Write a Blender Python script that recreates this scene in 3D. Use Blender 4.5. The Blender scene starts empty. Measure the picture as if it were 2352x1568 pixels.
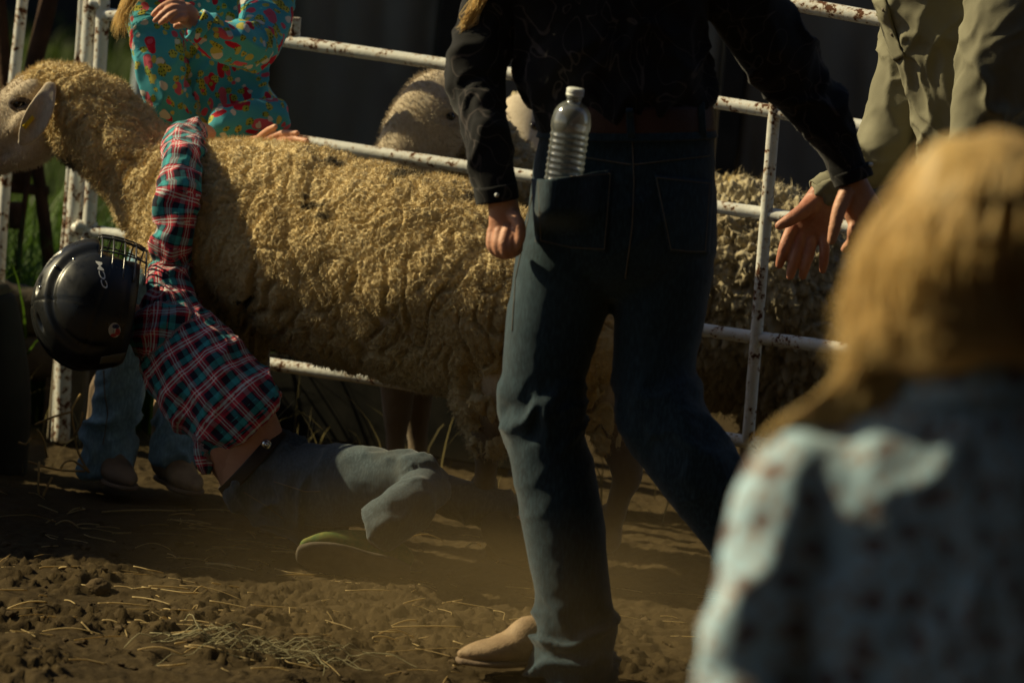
import bpy, bmesh, math, random
import numpy as np
from mathutils import Vector, Matrix, kdtree
from mathutils.bvhtree import BVHTree

random.seed(7); rng = np.random.default_rng(7)
sc = bpy.context.scene
col = sc.collection
# ------------------------------------------------------------------ camera
CAMZ, PITCH, ROLL, FPX = 1.70, math.radians(6.5), math.radians(5.4), 200 / 36 * 2352
CAM = Vector((0, 0, CAMZ))
FW = Vector((0, math.cos(PITCH), -math.sin(PITCH)))
U0 = Vector((0, math.sin(PITCH), math.cos(PITCH)))
RT = Vector((math.cos(ROLL), 0, 0)) + U0 * math.sin(ROLL)
UP = Vector((-math.sin(ROLL), 0, 0)) + U0 * math.cos(ROLL)
cd = bpy.data.cameras.new('camera'); cam = bpy.data.objects.new('camera', cd); col.objects.link(cam)
cam.matrix_world = Matrix(((RT.x, UP.x, -FW.x, 0), (RT.y, UP.y, -FW.y, 0), (RT.z, UP.z, -FW.z, CAMZ), (0, 0, 0, 1)))
cd.lens = 200; cd.sensor_width = 36; cd.sensor_fit = 'HORIZONTAL'; cd.clip_start = .5; cd.clip_end = 600
cd.dof.use_dof = True; cd.dof.focus_distance = 10.72; cd.dof.aperture_fstop = 5.4
sc.camera = cam
# ------------------------------------------------------------------ light
SUN_EL, SUN_AZ = math.radians(34), math.radians(13)      # azimuth: from the left (-X), turned this far behind the scene
S = Vector((-math.cos(SUN_AZ) * math.cos(SUN_EL), math.sin(SUN_AZ) * math.cos(SUN_EL), math.sin(SUN_EL)))
w = bpy.data.worlds.new('World'); sc.world = w; w.use_nodes = True
wn = w.node_tree; bg = wn.nodes['Background']
sky = wn.nodes.new('ShaderNodeTexSky'); sky.sky_type = 'NISHITA'; sky.sun_disc = False
sky.sun_elevation = SUN_EL; sky.sun_rotation = math.atan2(S.x, S.y)
wn.links.new(sky.outputs[0], bg.inputs[0]); bg.inputs[1].default_value = 0.05
sl = bpy.data.lights.new('sun', 'SUN'); sun = bpy.data.objects.new('sun', sl); col.objects.link(sun)
sl.energy = 5.0; sl.angle = math.radians(.5); sl.color = (1, .85, .50)
sun.rotation_euler = S.to_track_quat('Z', 'Y').to_euler(); sun.location = (-6, 14, 8)
sc.view_settings.view_transform = 'Standard'; sc.view_settings.look = 'None'
sc.view_settings.exposure = 0.15; sc.view_settings.gamma = 1
sc.cycles.use_denoising = True
sc.cycles.max_bounces = 6; sc.cycles.diffuse_bounces = 3; sc.cycles.transmission_bounces = 6; sc.cycles.volume_bounces = 0
sc.cycles.caustics_reflective = False; sc.cycles.caustics_refractive = False

# ------------------------------------------------------------------ pixels to places
def ray(px, py):
    return FW * FPX + RT * (px - 1176) + UP * (784 - py)
def P(px, py, Y):
    d = ray(px, py); return CAM + d * (Y / d.y)
def PZ(px, z, Y):
    a, b = P(px, 0, Y).z, P(px, 1000, Y).z
    return P(px, 1000 * (z - a) / (b - a), Y)
def G(px, py):
    d = ray(px, py); return CAM + d * (-CAMZ / d.z)
def m(pxn, Y):
    return pxn * Y / FPX
def proj(co):
    d = np.asarray(co) - np.array(CAM); f = d @ np.array(FW)
    return np.stack([1176 + FPX * (d @ np.array(RT)) / f, 784 - FPX * (d @ np.array(UP)) / f], -1)

# ------------------------------------------------------------------ noise
def _h(ix, iy, iz, s):
    n = (ix.astype(np.uint32) * np.uint32(374761393) + iy.astype(np.uint32) * np.uint32(668265263)
         + iz.astype(np.uint32) * np.uint32(2147483647) + np.uint32((s * 974711 + 12345) & 0xffffffff))
    n = (n ^ (n >> np.uint32(13))) * np.uint32(1274126177)
    n = (n ^ (n >> np.uint32(16))) * np.uint32(2246822519)
    n = n ^ (n >> np.uint32(15))
    return (n & np.uint32(0xffffff)).astype(np.float64) / 0xffffff
def vn(p, s=0):
    p = np.asarray(p, float); i = np.floor(p).astype(np.int64); f = p - i; f = f * f * f * (f * (f * 6 - 15) + 10)
    r = 0
    for a in (0, 1):
        for b in (0, 1):
            for c in (0, 1):
                wt = (f[:, 0] if a else 1 - f[:, 0]) * (f[:, 1] if b else 1 - f[:, 1]) * (f[:, 2] if c else 1 - f[:, 2])
                r = r + wt * _h(i[:, 0] + a, i[:, 1] + b, i[:, 2] + c, s)
    return r
def fbm(p, o=4, s=0, g=.5):
    p = np.asarray(p, float); r = 0; a = 1; t = 0
    for k in range(o):
        r = r + a * vn(p * 2 ** k, s + k); t += a; a *= g
    return r / t
def ridge(p, s=0):
    return 1 - np.abs(2 * vn(p, s) - 1)
def sstep(a, b, x):
    t = np.clip((x - a) / (b - a), 0, 1); return t * t * (3 - 2 * t)

# ------------------------------------------------------------------ objects
def link(name, me, mt=None, parent=None, smooth=True):
    o = bpy.data.objects.new(name, me); col.objects.link(o)
    if mt: me.materials.append(mt)
    if smooth and len(me.polygons): me.polygons.foreach_set('use_smooth', [True] * len(me.polygons))
    if parent:
        o.parent = parent; o.matrix_parent_inverse = Matrix.Translation(-parent.location)
    return o
def obj(name, V, F, mt=None, parent=None, smooth=True):
    me = bpy.data.meshes.new(name); me.from_pydata([tuple(v) for v in V], [], F); me.validate(); me.update()
    return link(name, me, mt, parent, smooth)
def thing(name, label, cat, loc, group=None):
    o = bpy.data.objects.new(name, None); col.objects.link(o); o.location = loc; o.empty_display_size = .05
    return tag(o, label, cat, group)
def tag(o, label, cat, group=None, kind=None):
    if label: o['label'] = label
    if cat: o['category'] = cat
    if group: o['group'] = group
    if kind: o['kind'] = kind
    return o
def getco(me):
    a = np.empty(len(me.vertices) * 3); me.vertices.foreach_get('co', a); return a.reshape(-1, 3)
def setco(me, co):
    me.vertices.foreach_set('co', np.ascontiguousarray(co).ravel()); me.update()
def getno(me):
    a = np.empty(len(me.vertices) * 3, np.float32); me.vertex_normals.foreach_get('vector', a); return a.reshape(-1, 3).astype(float)
def attr(me, name, val):
    val = np.asarray(val, np.float32)
    if val.ndim == 1:
        me.attributes.new(name, 'FLOAT', 'POINT').data.foreach_set('value', val)
    else:
        me.attributes.new(name, 'FLOAT_VECTOR', 'POINT').data.foreach_set('vector', np.ascontiguousarray(val).ravel())

# rings: (centre Vector, half width, half depth); px rings: (px, py, hw_px, dY, depth ratio)
def R(rows, Y, dr=.8):
    out = []
    for r in rows:
        yy = (Y(r[0]) if callable(Y) else Y) + (r[3] if len(r) > 3 else 0)
        q = r[4] if len(r) > 4 else dr
        out.append((P(r[0], r[1], yy), m(r[2], yy), m(r[2], yy) * q))
    return out
def spl(rings, step=.015):
    A = np.array([[*c, a, b] for c, a, b in rings], float)
    if len(A) == 2: A = np.array([A[0], A[0] * .67 + A[1] * .33, A[0] * .33 + A[1] * .67, A[1]])
    out = []
    for i in range(len(A) - 1):
        p0 = A[i - 1] if i else 2 * A[0] - A[1]; p1, p2 = A[i], A[i + 1]
        p3 = A[i + 2] if i + 2 < len(A) else 2 * A[-1] - A[-2]
        n = max(2, int(np.linalg.norm((p2 - p1)[:3]) / step) + 1)
        for k in range(n):
            t = k / n
            q = .5 * (2 * p1 + (p2 - p0) * t + (2 * p0 - 5 * p1 + 4 * p2 - p3) * t * t + (3 * p1 - p0 - 3 * p2 + p3) * t ** 3)
            lo = np.minimum(p1, p2)[3:] * .9; q[3:] = np.maximum(q[3:], lo)
            out.append(q)
    out.append(A[-1]); return np.array(out)
VIEW = np.array([0, 1, 0.])
class Limb:
    def __init__(s, rings, step=.015, n=20, cap=(1, 1), view=None, sq=1.0):
        A = spl(rings, step); s.c = A[:, :3]; s.w = A[:, 3]; s.d = A[:, 4]; v = VIEW if view is None else np.array(view, float)
        T = np.gradient(s.c, axis=0); T /= np.linalg.norm(T, axis=1)[:, None] + 1e-12
        k = max(1, int(.03 / step))
        Sd = np.cross(T, v); bad = np.linalg.norm(Sd, axis=1) < .15
        Sd[bad] = np.cross(T[bad], [0, 0, 1.])
        Sd /= np.linalg.norm(Sd, axis=1)[:, None]; D = np.cross(Sd, T)
        for i in range(1, len(Sd)):
            if Sd[i] @ Sd[i - 1] < 0: Sd[i] *= -1; D[i] *= -1
        s.T, s.S, s.D = T, Sd, D; s.n = n; s.cap = cap; s.sq = sq
        s.len = np.concatenate([[0], np.cumsum(np.linalg.norm(np.diff(s.c, axis=0), axis=1))])
    def mesh(s):
        C, W_, D_, T = s.c, s.w, s.d, s.T; S_, DD = s.S, s.D
        rows = []
        def ring(c, a, b, sd, dd):
            r = []
            for k in range(s.n):
                th = 2 * math.pi * k / s.n; x, y = math.cos(th), math.sin(th)
                if s.sq != 1: x, y = math.copysign(abs(x) ** s.sq, x), math.copysign(abs(y) ** s.sq, y)
                r.append(c + sd * a * x + dd * b * y)
            rows.append(r)
        if s.cap[0]:
            e = min(W_[0], D_[0]) * s.cap[0]
            for q in (.15, .5, .85): ring(C[0] - T[0] * e * math.cos(math.asin(q)), W_[0] * q, D_[0] * q, S_[0], DD[0])
        for i in range(len(C)): ring(C[i], W_[i], D_[i], S_[i], DD[i])
        if s.cap[1]:
            e = min(W_[-1], D_[-1]) * s.cap[1]
            for q in (.85, .5, .15): ring(C[-1] + T[-1] * e * math.cos(math.asin(q)), W_[-1] * q, D_[-1] * q, S_[-1], DD[-1])
        V = [v for r in rows for v in r]; n = s.n
        F = [[i * n + k, i * n + (k + 1) % n, (i + 1) * n + (k + 1) % n, (i + 1) * n + k] for i in range(len(rows) - 1) for k in range(n)]
        F.append(list(range(n))[::-1]); F.append([(len(rows) - 1) * n + k for k in range(n)])
        return V, F
    def uv(s, co):
        best = np.full(len(co), 1e9); idx = np.zeros(len(co), int)
        for i in range(len(s.c)):
            d = np.linalg.norm(co - s.c[i], axis=1); q = d / (.5 * (s.w[i] + s.d[i]))
            k = d < best; best[k] = d[k]; idx[k] = i
        r = co - s.c[idx]; a = (r * s.S[idx]).sum(1); b = -(r * s.D[idx]).sum(1)
        ang = np.arctan2(a, b); v = s.len[idx] + (r * s.T[idx]).sum(1)
        qn = np.sqrt((a / s.w[idx]) ** 2 + (b / s.d[idx]) ** 2) + np.maximum(0, v - s.len[-1]) * 20 + np.maximum(0, -v) * 20
        return ang * float(np.mean(s.w)), v, qn
def raw(limbs, extra=None):
    V, F = [], []
    for l in limbs:
        v, f = l.mesh() if isinstance(l, Limb) else l
        o = len(V); V += [tuple(x) for x in v]; F += [[i + o for i in q] for q in f]
    me = bpy.data.meshes.new('tmp'); me.from_pydata(V, [], F); me.update()
    bm = bmesh.new(); bm.from_mesh(me); bmesh.ops.recalc_face_normals(bm, faces=bm.faces); bm.to_mesh(me); bm.free()
    return me
def fuse(limbs, voxel=.006, smooth=3):
    me = raw(limbs); o = bpy.data.objects.new('tmp', me); col.objects.link(o)
    md = o.modifiers.new('r', 'REMESH'); md.mode = 'VOXEL'; md.voxel_size = voxel
    dg = bpy.context.evaluated_depsgraph_get(); dg.update()
    out = bpy.data.meshes.new_from_object(o.evaluated_get(dg))
    bpy.data.objects.remove(o); bpy.data.meshes.remove(me)
    if smooth: relax(out, smooth)
    return out
def edges(me):
    e = np.empty(len(me.edges) * 2, np.int32); me.edges.foreach_get('vertices', e); return e.reshape(-1, 2)
def relax(me, it, f=.5):
    co = getco(me); e = edges(me); n = len(co)
    cnt = np.bincount(e.ravel(), minlength=n).astype(float)[:, None]; cnt[cnt == 0] = 1
    for _ in range(it):
        a = np.zeros_like(co)
        for k in range(3):
            a[:, k] = np.bincount(e[:, 0], co[e[:, 1], k], n) + np.bincount(e[:, 1], co[e[:, 0], k], n)
        co = co * (1 - f) + f * a / cnt
    setco(me, co)
def cuv(me, limbs, name='cuv'):
    co = getco(me); best = np.full(len(co), 1e9); out = np.zeros((len(co), 3))
    for i, l in enumerate(limbs):
        u, v, q = l.uv(co); k = q < best; best[k] = q[k]
        out[k, 0] = u[k] + i * 3.1; out[k, 1] = v[k] + i * 1.7; out[k, 2] = i
    attr(me, name, out); return out
def push(me, h, dirv=None):
    co = getco(me); setco(me, co + getno(me) * np.asarray(h)[:, None])
def folds(me, uvw, amp=.006, fu=9, fv=28, seed=0, skew=.5, mask=None, fine=.0012):
    """cloth folds: soft ridges that run mostly round a limb, warped so that no two are alike"""
    co = getco(me); u, v, k = uvw[:, 0], uvw[:, 1], uvw[:, 2]
    wx = fbm(co * 7, 3, seed + 50) - .5; wy = fbm(co * 9, 3, seed + 60) - .5
    q = np.stack([u * fu + wx * 2.2, (v + skew * u + wy * .05) * fv + wx * 2, k * 7.3], 1)
    a = ridge(q, seed) ** 2.2; b = ridge(q * [1.6, 1.9, 1] + 5.2, seed + 3) ** 2.5
    q2 = np.stack([u * fu * 1.3 + wy * 2, (v - skew * 1.3 * u) * fv * .7 + wx * 3, k * 3.1 + 9], 1)
    c = ridge(q2, seed + 9) ** 2.4
    env = sstep(.3, .75, fbm(co * 6, 2, seed + 20))
    h = amp * ((a - .35) * (.35 + env) + .45 * (b - .3) * env + .7 * (c - .35) * (1.2 - env)) + fine * (fbm(co * 90, 2, seed + 30) - .5)
    if mask is not None: h = h * mask
    push(me, h); relax(me, 1, .35)
def bvh(me, ext=()):
    return BVHTree.FromPolygons([v.co[:] for v in me.vertices], [p.vertices[:] for p in me.polygons])
def cast(bv, px, py):
    d = ray(px, py).normalized(); h = bv.ray_cast(CAM, d); return h[0], h[1]
def patch(bv, name, pts, off, mt, parent, nu=14, nv=14, th=.0012):
    """cloth patch sewn on a garment: four corner curves in the picture, dropped onto the surface it is sewn to"""
    (a, b, c, d) = [Vector(p) for p in pts]; V = []; ok = True
    for j in range(nv + 1):
        for i in range(nu + 1):
            s, t = i / nu, j / nv; p = (a * (1 - s) + b * s) * (1 - t) + (d * (1 - s) + c * s) * t
            h, n = cast(bv, p.x, p.y)
            if h is None: h, n = (Vector(V[-1]), Vector((0, 0, 0))) if V else (None, None)
            else: h = h + (n if n.dot(ray(p.x, p.y)) < 0 else -n) * off
            if h is None: return None
            V.append(h)
    F = [[j * (nu + 1) + i, j * (nu + 1) + i + 1, (j + 1) * (nu + 1) + i + 1, (j + 1) * (nu + 1) + i] for j in range(nv) for i in range(nu)]
    o = obj(name, V, F, mt, parent); md = o.modifiers.new('s', 'SOLIDIFY'); md.thickness = th; md.offset = 0
    return o
def tube(V3, r, n=6):
    l = Limb([(Vector(p), r, r) for p in V3], step=.02, n=n, cap=(0, 0)); return l.mesh()
def join(parts):
    V, F = [], []
    for v, f in parts:
        o = len(V); V += [tuple(x) for x in v]; F += [[i + o for i in q] for q in f]
    return V, F
def seam(bv, name, pts, r, mt, parent, off=.001, step=6):
    out = []
    for (x0, y0), (x1, y1) in zip(pts[:-1], pts[1:]):
        k = max(1, int(math.hypot(x1 - x0, y1 - y0) / step))
        for i in range(k + (1 if (x1, y1) == pts[-1] else 0)):
            h, n = cast(bv, x0 + (x1 - x0) * i / k, y0 + (y1 - y0) * i / k)
            if h is not None and (not out or (h - out[-1]).length < .03): out.append(h - ray(x0, y0).normalized() * off)
    if len(out) < 3: return None
    V, F = tube(out, r, 5); return obj(name, V, F, mt, parent)
def box(c, sx, sy, sz, rot=None):
    V = [Vector((x * sx / 2, y * sy / 2, z * sz / 2)) for x in (-1, 1) for y in (-1, 1) for z in (-1, 1)]
    if rot is not None: V = [rot @ v for v in V]
    V = [v + Vector(c) for v in V]
    return V, [[0, 1, 3, 2], [4, 6, 7, 5], [0, 4, 5, 1], [2, 3, 7, 6], [0, 2, 6, 4], [1, 5, 7, 3]]
def bevel(o, w=.004, s=2):
    md = o.modifiers.new('b', 'BEVEL'); md.width = w; md.segments = s; md.limit_method = 'ANGLE'; return o

# ------------------------------------------------------------------ materials
class M:
    def __init__(s, name, rough=.8, spec=.3):
        s.m = bpy.data.materials.new(name); s.m.use_nodes = True; s.t = s.m.node_tree
        s.b = s.t.nodes['Principled BSDF']; s.b.inputs['Roughness'].default_value = rough
        s.b.inputs['Specular IOR Level'].default_value = spec
    def n(s, typ, ins=None, **kw):
        x = s.t.nodes.new('ShaderNode' + typ)
        for k, v in kw.items(): setattr(x, k, v)
        for k, v in (ins or {}).items(): s.set(x.inputs[k], v)
        return x
    def set(s, sock, v):
        if isinstance(v, bpy.types.NodeSocket): s.t.links.new(v, sock)
        else:
            if isinstance(v, (tuple, list)) and len(v) == 3 and sock.type == 'RGBA': v = (*v, 1)
            sock.default_value = v
    def coord(s): return s.n('TexCoord').outputs['Object']
    def at(s, name, o='Vector'): return s.n('Attribute', attribute_name=name).outputs[o]
    def noise(s, sc_, vec=None, det=4, rough=.55, dist=0):
        x = s.n('TexNoise', {'Scale': sc_, 'Detail': det, 'Roughness': rough, 'Distortion': dist})
        s.set(x.inputs['Vector'], vec if vec is not None else s.coord()); return x.outputs['Fac']
    def vor(s, sc_, vec=None, feat='F1', dim='3D', rnd=1):
        x = s.n('TexVoronoi', feature=feat, voronoi_dimensions=dim); x.inputs['Scale'].default_value = sc_
        if 'Randomness' in x.inputs: x.inputs['Randomness'].default_value = rnd
        s.set(x.inputs['Vector'], vec if vec is not None else s.coord()); return x
    def ramp(s, fac, stops, mode='LINEAR'):
        x = s.n('ValToRGB'); e = x.color_ramp.elements; x.color_ramp.interpolation = mode
        while len(e) < len(stops): e.new(.5)
        for q, (p, c) in zip(e, stops):
            q.position = p; q.color = (c, c, c, 1) if isinstance(c, (int, float)) else (*c, 1)
        s.set(x.inputs[0], fac); return x.outputs[0]
    def mix(s, f, a, b, mode='MIX'):
        x = s.n('Mix', data_type='RGBA', blend_type=mode)
        s.set(x.inputs[0], f); s.set(x.inputs[6], a); s.set(x.inputs[7], b); return x.outputs[2]
    def math(s, op, a, b=0, c=0):
        x = s.n('Math', operation=op); s.set(x.inputs[0], a); s.set(x.inputs[1], b); s.set(x.inputs[2], c); return x.outputs[0]
    def vmul(s, v, k):
        x = s.n('VectorMath', operation='MULTIPLY'); s.set(x.inputs[0], v); x.inputs[1].default_value = k; return x.outputs[0]
    def col(s, c): s.set(s.b.inputs['Base Color'], c); return s
    def bump(s, h, st=.4, d=.002):
        x = s.n('Bump', {'Strength': st, 'Distance': d, 'Height': h}); s.set(s.b.inputs['Normal'], x.outputs[0]); return s
    def cloth(s, sheen=.15):
        if 'Sheen Weight' in s.b.inputs: s.b.inputs['Sheen Weight'].default_value = sheen
        return s

def var(mm, a, b, sc_=6, det=5):
    return mm.mix(mm.ramp(mm.noise(sc_, det=det), [(.35, 0.), (.65, 1.)]), a, b)
def m_plain(name, a, b, sc_=8, rough=.8, spec=.3, bs=300, bst=.25, bd=.001):
    x = M(name, rough, spec); x.col(var(x, a, b, sc_)); x.bump(x.noise(bs, det=2), bst, bd); return x.m
def m_wool(name, a, b, yel=None):
    x = M(name, .95, .05); c = var(x, a, b, 9)
    c = x.mix(x.ramp(x.noise(60, det=3), [(.4, 0.), (.7, .5)]), c, tuple(i * .72 for i in a))
    if yel: c = x.mix(x.at('mark', 'Fac'), c, yel)
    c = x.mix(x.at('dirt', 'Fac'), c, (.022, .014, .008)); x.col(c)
    x.bump(x.noise(420, det=3, rough=.7), .5, .002); x.cloth(.25); return x.m
MW = m_wool('fleece_wool', (.72, .57, .31), (.62, .47, .23))
MW2 = m_wool('fleece_wool_long', (.60, .51, .33), (.48, .39, .24), (.75, .50, .05))
def m_hair_short(name, a, b):
    x = M(name, .9, .1); v = x.vmul(x.coord(), (1, 1, .35)); c = x.mix(x.ramp(x.noise(190, v, 3), [(.35, 0.), (.7, 1.)]), a, b)
    c = x.mix(x.ramp(x.noise(9, det=3), [(.4, 0.), (.75, .55)]), c, tuple(i * .6 for i in b)); x.col(x.mix(x.at('dust', 'Fac'), c, (.11, .072, .038)))
    x.bump(x.noise(500, v, 2), .5, .002); x.cloth(.2); return x.m
MFACE = m_hair_short('sheep_face_hair', (.66, .56, .43), (.52, .42, .30))
MLEG = m_hair_short('sheep_dusty_hair', (.50, .38, .25), (.36, .25, .15))
MFACE2 = m_hair_short('pale_face_hair', (.64, .55, .42), (.52, .42, .30))
def m_skin(name, a, b):
    x = M(name, .5, .35); x.col(var(x, a, b, 30)); x.b.inputs['Subsurface Weight'].default_value = .12
    x.b.inputs['Subsurface Radius'].default_value = (.012, .005, .003); x.b.inputs['Subsurface Scale'].default_value = .6
    x.bump(x.vor(420).outputs['Distance'], .25, .0012); return x.m
MSK = m_skin('skin', (.60, .32, .21), (.52, .25, .16)); MSKR = m_skin('weathered_skin', (.50, .24, .155), (.40, .16, .10))
def m_denim(name, a, b, fade=None):
    x = M(name, .85, .15); uv = x.at('cuv'); tw = x.n('TexWave', {'Scale': 260, 'Distortion': 2.5, 'Detail': 2}, wave_type='BANDS', bands_direction='DIAGONAL')
    x.set(tw.inputs['Vector'], uv); c = var(x, a, b, 5)
    c = x.mix(x.ramp(x.noise(240, x.vmul(x.coord(), (1, 1, .25)), 3), [(.42, 0.), (.75, .6)]), c, tuple(min(1, i * 2.1) for i in b))
    if fade: c = x.mix(x.ramp(x.noise(11, det=4), [(.5, 0.), (.72, .6)]), c, fade)
    x.col(c); x.bump(x.math('ADD', x.math('MULTIPLY', tw.outputs['Fac'], .5), x.noise(260, det=3)), .35, .0012); x.cloth(.2); return x.m
MDEN = m_denim('dark_indigo_denim', (.013, .026, .038), (.023, .044, .060))
MDENL = m_denim('washed_blue_denim', (.10, .19, .26), (.16, .27, .34), (.24, .34, .40))
MDENB = m_denim('dusty_grey_denim', (.036, .055, .068), (.052, .072, .084), (.075, .075, .065))  # base tone also lowered to stand in for shade on the boy's legs
MSTITCH = m_plain('stitching_thread', (.20, .17, .13), (.14, .115, .085))
def m_shirt_black():
    x = M('black_patterned_cotton', .88, .1); uv = x.at('cuv')
    nn = x.noise(13, uv, 1.5, .4, 1.2); ln = x.math('ABSOLUTE', x.math('SUBTRACT', nn, .5))
    c = x.mix(x.ramp(ln, [(.006, 1.), (.014, 0.)]), var(x, (.011, .011, .013), (.017, .017, .019), 9), (.07, .06, .06))
    x.col(c); x.bump(x.noise(380, det=2), .3, .001); x.cloth(.12); return x.m
MBLK = m_shirt_black()
def m_plaid():
    x = M('plaid_cotton', .85, .12); sp = x.n('SeparateXYZ'); x.set(sp.inputs[0], x.at('cuv'))
    nv, tl, rd, wh = (.012, .014, .030), (.040, .30, .33), (.52, .030, .055), (.80, .80, .78)
    st = [(0, nv), (.12, tl), (.36, nv), (.42, rd), (.52, wh), (.575, rd), (.655, wh), (.71, rd), (.82, nv)]
    cs = []
    for k in (0, 1):
        f = x.math('FRACT', x.math('ADD', x.math('DIVIDE', sp.outputs[k], .047), 20)); cs.append(x.ramp(f, st, 'CONSTANT'))
    c = x.mix(.5, cs[0], cs[1]); c = x.mix(.35, c, x.mix(1, c, cs[1], 'SCREEN')); c = x.mix(x.ramp(x.noise(160, det=2), [(.4, 0.), (.8, .35)]), c, (.05, .045, .04))
    x.col(c); x.bump(x.noise(420, det=2), .3, .001); x.cloth(.15); return x.m
MPLAID = m_plaid()
def m_print():
    x = M('printed_teal_cotton', .8, .15); uv = x.at('cuv'); nz = x.n('TexNoise', {'Scale': 26., 'Detail': 2}); x.set(nz.inputs['Vector'], uv)
    wv = x.n('VectorMath', operation='SCALE'); x.set(wv.inputs[0], nz.outputs['Color']); wv.inputs['Scale'].default_value = .022
    ad = x.n('VectorMath', operation='ADD'); x.set(ad.inputs[0], uv); x.set(ad.inputs[1], wv.outputs[0])
    base = var(x, (.075, .40, .50), (.06, .35, .45), 7)
    c = base
    for (scl, mul, off, cols, thr) in ((27, (1, .62, 0), (0, 0, 0), ((.50, .012, .035), (.45, .42, .05), (.60, .10, .15), (.42, .40, .06), (.46, .012, .04)), .34),
                                       (46, (.75, 1, 0), (3.3, 1.2, 0), ((.62, .60, .55), (.48, .46, .08), (.60, .08, .13), (.30, .36, .05), (.5, .46, .1)), .34)):
        mp = x.n('Mapping'); x.set(mp.inputs[0], ad.outputs[0]); mp.inputs['Scale'].default_value = mul; mp.inputs['Location'].default_value = off; mp.inputs['Rotation'].default_value = (0, 0, .5)
        vv = x.vor(scl, mp.outputs[0], 'F1', '2D', .85); rc = x.n('SeparateColor'); x.set(rc.inputs[0], vv.outputs['Color'])
        pc = x.ramp(rc.outputs[0], [(0, cols[0]), (.22, cols[1]), (.45, cols[2]), (.62, cols[3]), (.82, cols[4])], 'CONSTANT')
        dots = x.vor(150, uv, 'F1', '2D', .5).outputs['Distance']
        gr = x.ramp(rc.outputs[0], [(0, 0.), (.22, 1.), (.45, 0.), (.62, 1.), (.82, 0.)], 'CONSTANT')
        pc = x.mix(x.math('MULTIPLY', gr, x.ramp(dots, [(.22, 1.), (.30, 0.)])), pc, (.02, .05, .02))
        th = x.math('MULTIPLY', x.math('ADD', x.math('MULTIPLY', rc.outputs[1], .55), .55), thr)
        c = x.mix(x.ramp(x.math('DIVIDE', vv.outputs['Distance'], th), [(.94, 1.), (1., 0.)]), c, pc)
    x.col(c); x.bump(x.noise(380, det=2), .25, .001); x.cloth(.1); return x.m
MPRINT = m_print()
def m_floral():
    x = M('floral_blue_cotton', .85, .12); uv = x.at('cuv'); c = var(x, (.44, .60, .72), (.37, .53, .66), 9)
    v1 = x.vor(21, uv, 'F1', '2D', .75); v2 = x.vor(52, uv, 'F1', '2D', 1.)
    c = x.mix(x.ramp(v2.outputs['Distance'], [(.16, .8), (.3, 0.)]), c, (.34, .20, .12))
    c = x.mix(x.ramp(v1.outputs['Distance'], [(.15, .85), (.27, 0.)]), c, (.16, .09, .07)); x.col(c); x.bump(x.noise(300, det=2), .2, .001); return x.m
MFLOR = m_floral()
MOLIVE = m_plain('olive_work_cotton', (.25, .235, .165), (.19, .178, .125), 7, .9, .1, 420, .35, .001)
def m_leather(name, a, b, sc_=14, rough=.55):
    x = M(name, rough, .35); x.col(var(x, a, b, sc_)); x.bump(x.math('ADD', x.vor(240).outputs['Distance'], x.noise(40, det=5)), .35, .0015); return x.m
MBELT = m_leather('tooled_brown_leather', (.085, .038, .026), (.055, .024, .017)); MBOOT = m_leather('tan_leather', (.36, .25, .145), (.24, .16, .09), 38, .7)
MBOOTD = m_leather('dusty_brown_leather', (.20, .14, .09), (.13, .09, .06), 18, .8); MSOLE = m_leather('dark_rubber', (.02, .02, .02), (.035, .032, .028), 20, .85)
def m_rustpaint(name, pa, thr=.555, big=24):
    x = M(name, .45, .4); a = x.noise(big, det=6, rough=.62); b = x.noise(big * 4.2, det=4, rough=.6)
    f = x.math('ADD', x.math('MULTIPLY', a, .55), x.math('MULTIPLY', b, .45)); rm = x.ramp(f, [(thr, 0.), (thr + .018, 1.)])
    halo = x.ramp(f, [(thr - .05, 0.), (thr, .6)]); rust = x.mix(x.noise(120, det=4), (.14, .045, .012), (.045, .018, .008))
    c = x.mix(halo, x.mix(x.ramp(x.noise(30, det=5), [(.3, 0.), (.7, .6)]), pa, tuple(i * .72 for i in pa)), (.42, .28, .14))
    x.col(x.mix(rm, c, rust)); x.set(x.b.inputs['Roughness'], x.ramp(rm, [(0, .42), (1, .95)])); x.bump(x.math('SUBTRACT', x.noise(90, det=4), x.math('MULTIPLY', rm, .8)), .5, .0015); return x.m
MPIPE = m_rustpaint('chipped_white_paint', (.70, .70, .66)); MPIPE2 = m_rustpaint('worn_white_paint', (.66, .67, .64), .54, 26)
MRUST = m_plain('rusty_iron', (.10, .055, .03), (.05, .028, .018), 12, .9, .2, 140, .5, .003)
MWOOD = m_plain('grey_weathered_wood', (.11, .09, .065), (.06, .05, .038), 10, .95, .1, 90, .5, .004)
MDARK = m_plain('dark_stained_wood', (.035, .034, .032), (.022, .022, .022), 10, .9, .1, 60, .4, .003)
def m_sheet():
    x = M('dull_grey_sheet', .7, .25); c = var(x, (.20, .20, .185), (.15, .15, .14), 2.5)
    x.col(x.mix(x.ramp(x.noise(7, x.vmul(x.coord(), (1, 1, .2)), 5), [(.45, 0.), (.8, .5)]), c, (.10, .095, .08))); x.bump(x.noise(14, det=4), .3, .004); return x.m
MSHEET = m_sheet()
def m_ground():
    x = M('trampled_dirt', .97, .08); c = var(x, (.078, .055, .026), (.054, .038, .018), 3)
    c = x.mix(x.ramp(x.noise(45, det=6, rough=.7), [(.35, 0.), (.75, .7)]), c, (.042, .028, .014))
    c = x.mix(x.ramp(x.noise(170, det=2), [(.66, 0.), (.72, .5)]), c, (.18, .135, .075))
    g = x.mix(x.noise(30, det=5), (.02, .035, .006), (.04, .055, .01)); c = x.mix(x.at('grass', 'Fac'), c, g); x.col(c)
    x.bump(x.noise(190, det=5, rough=.75), .7, .004); return x.m
MGRD = m_ground()
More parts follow.
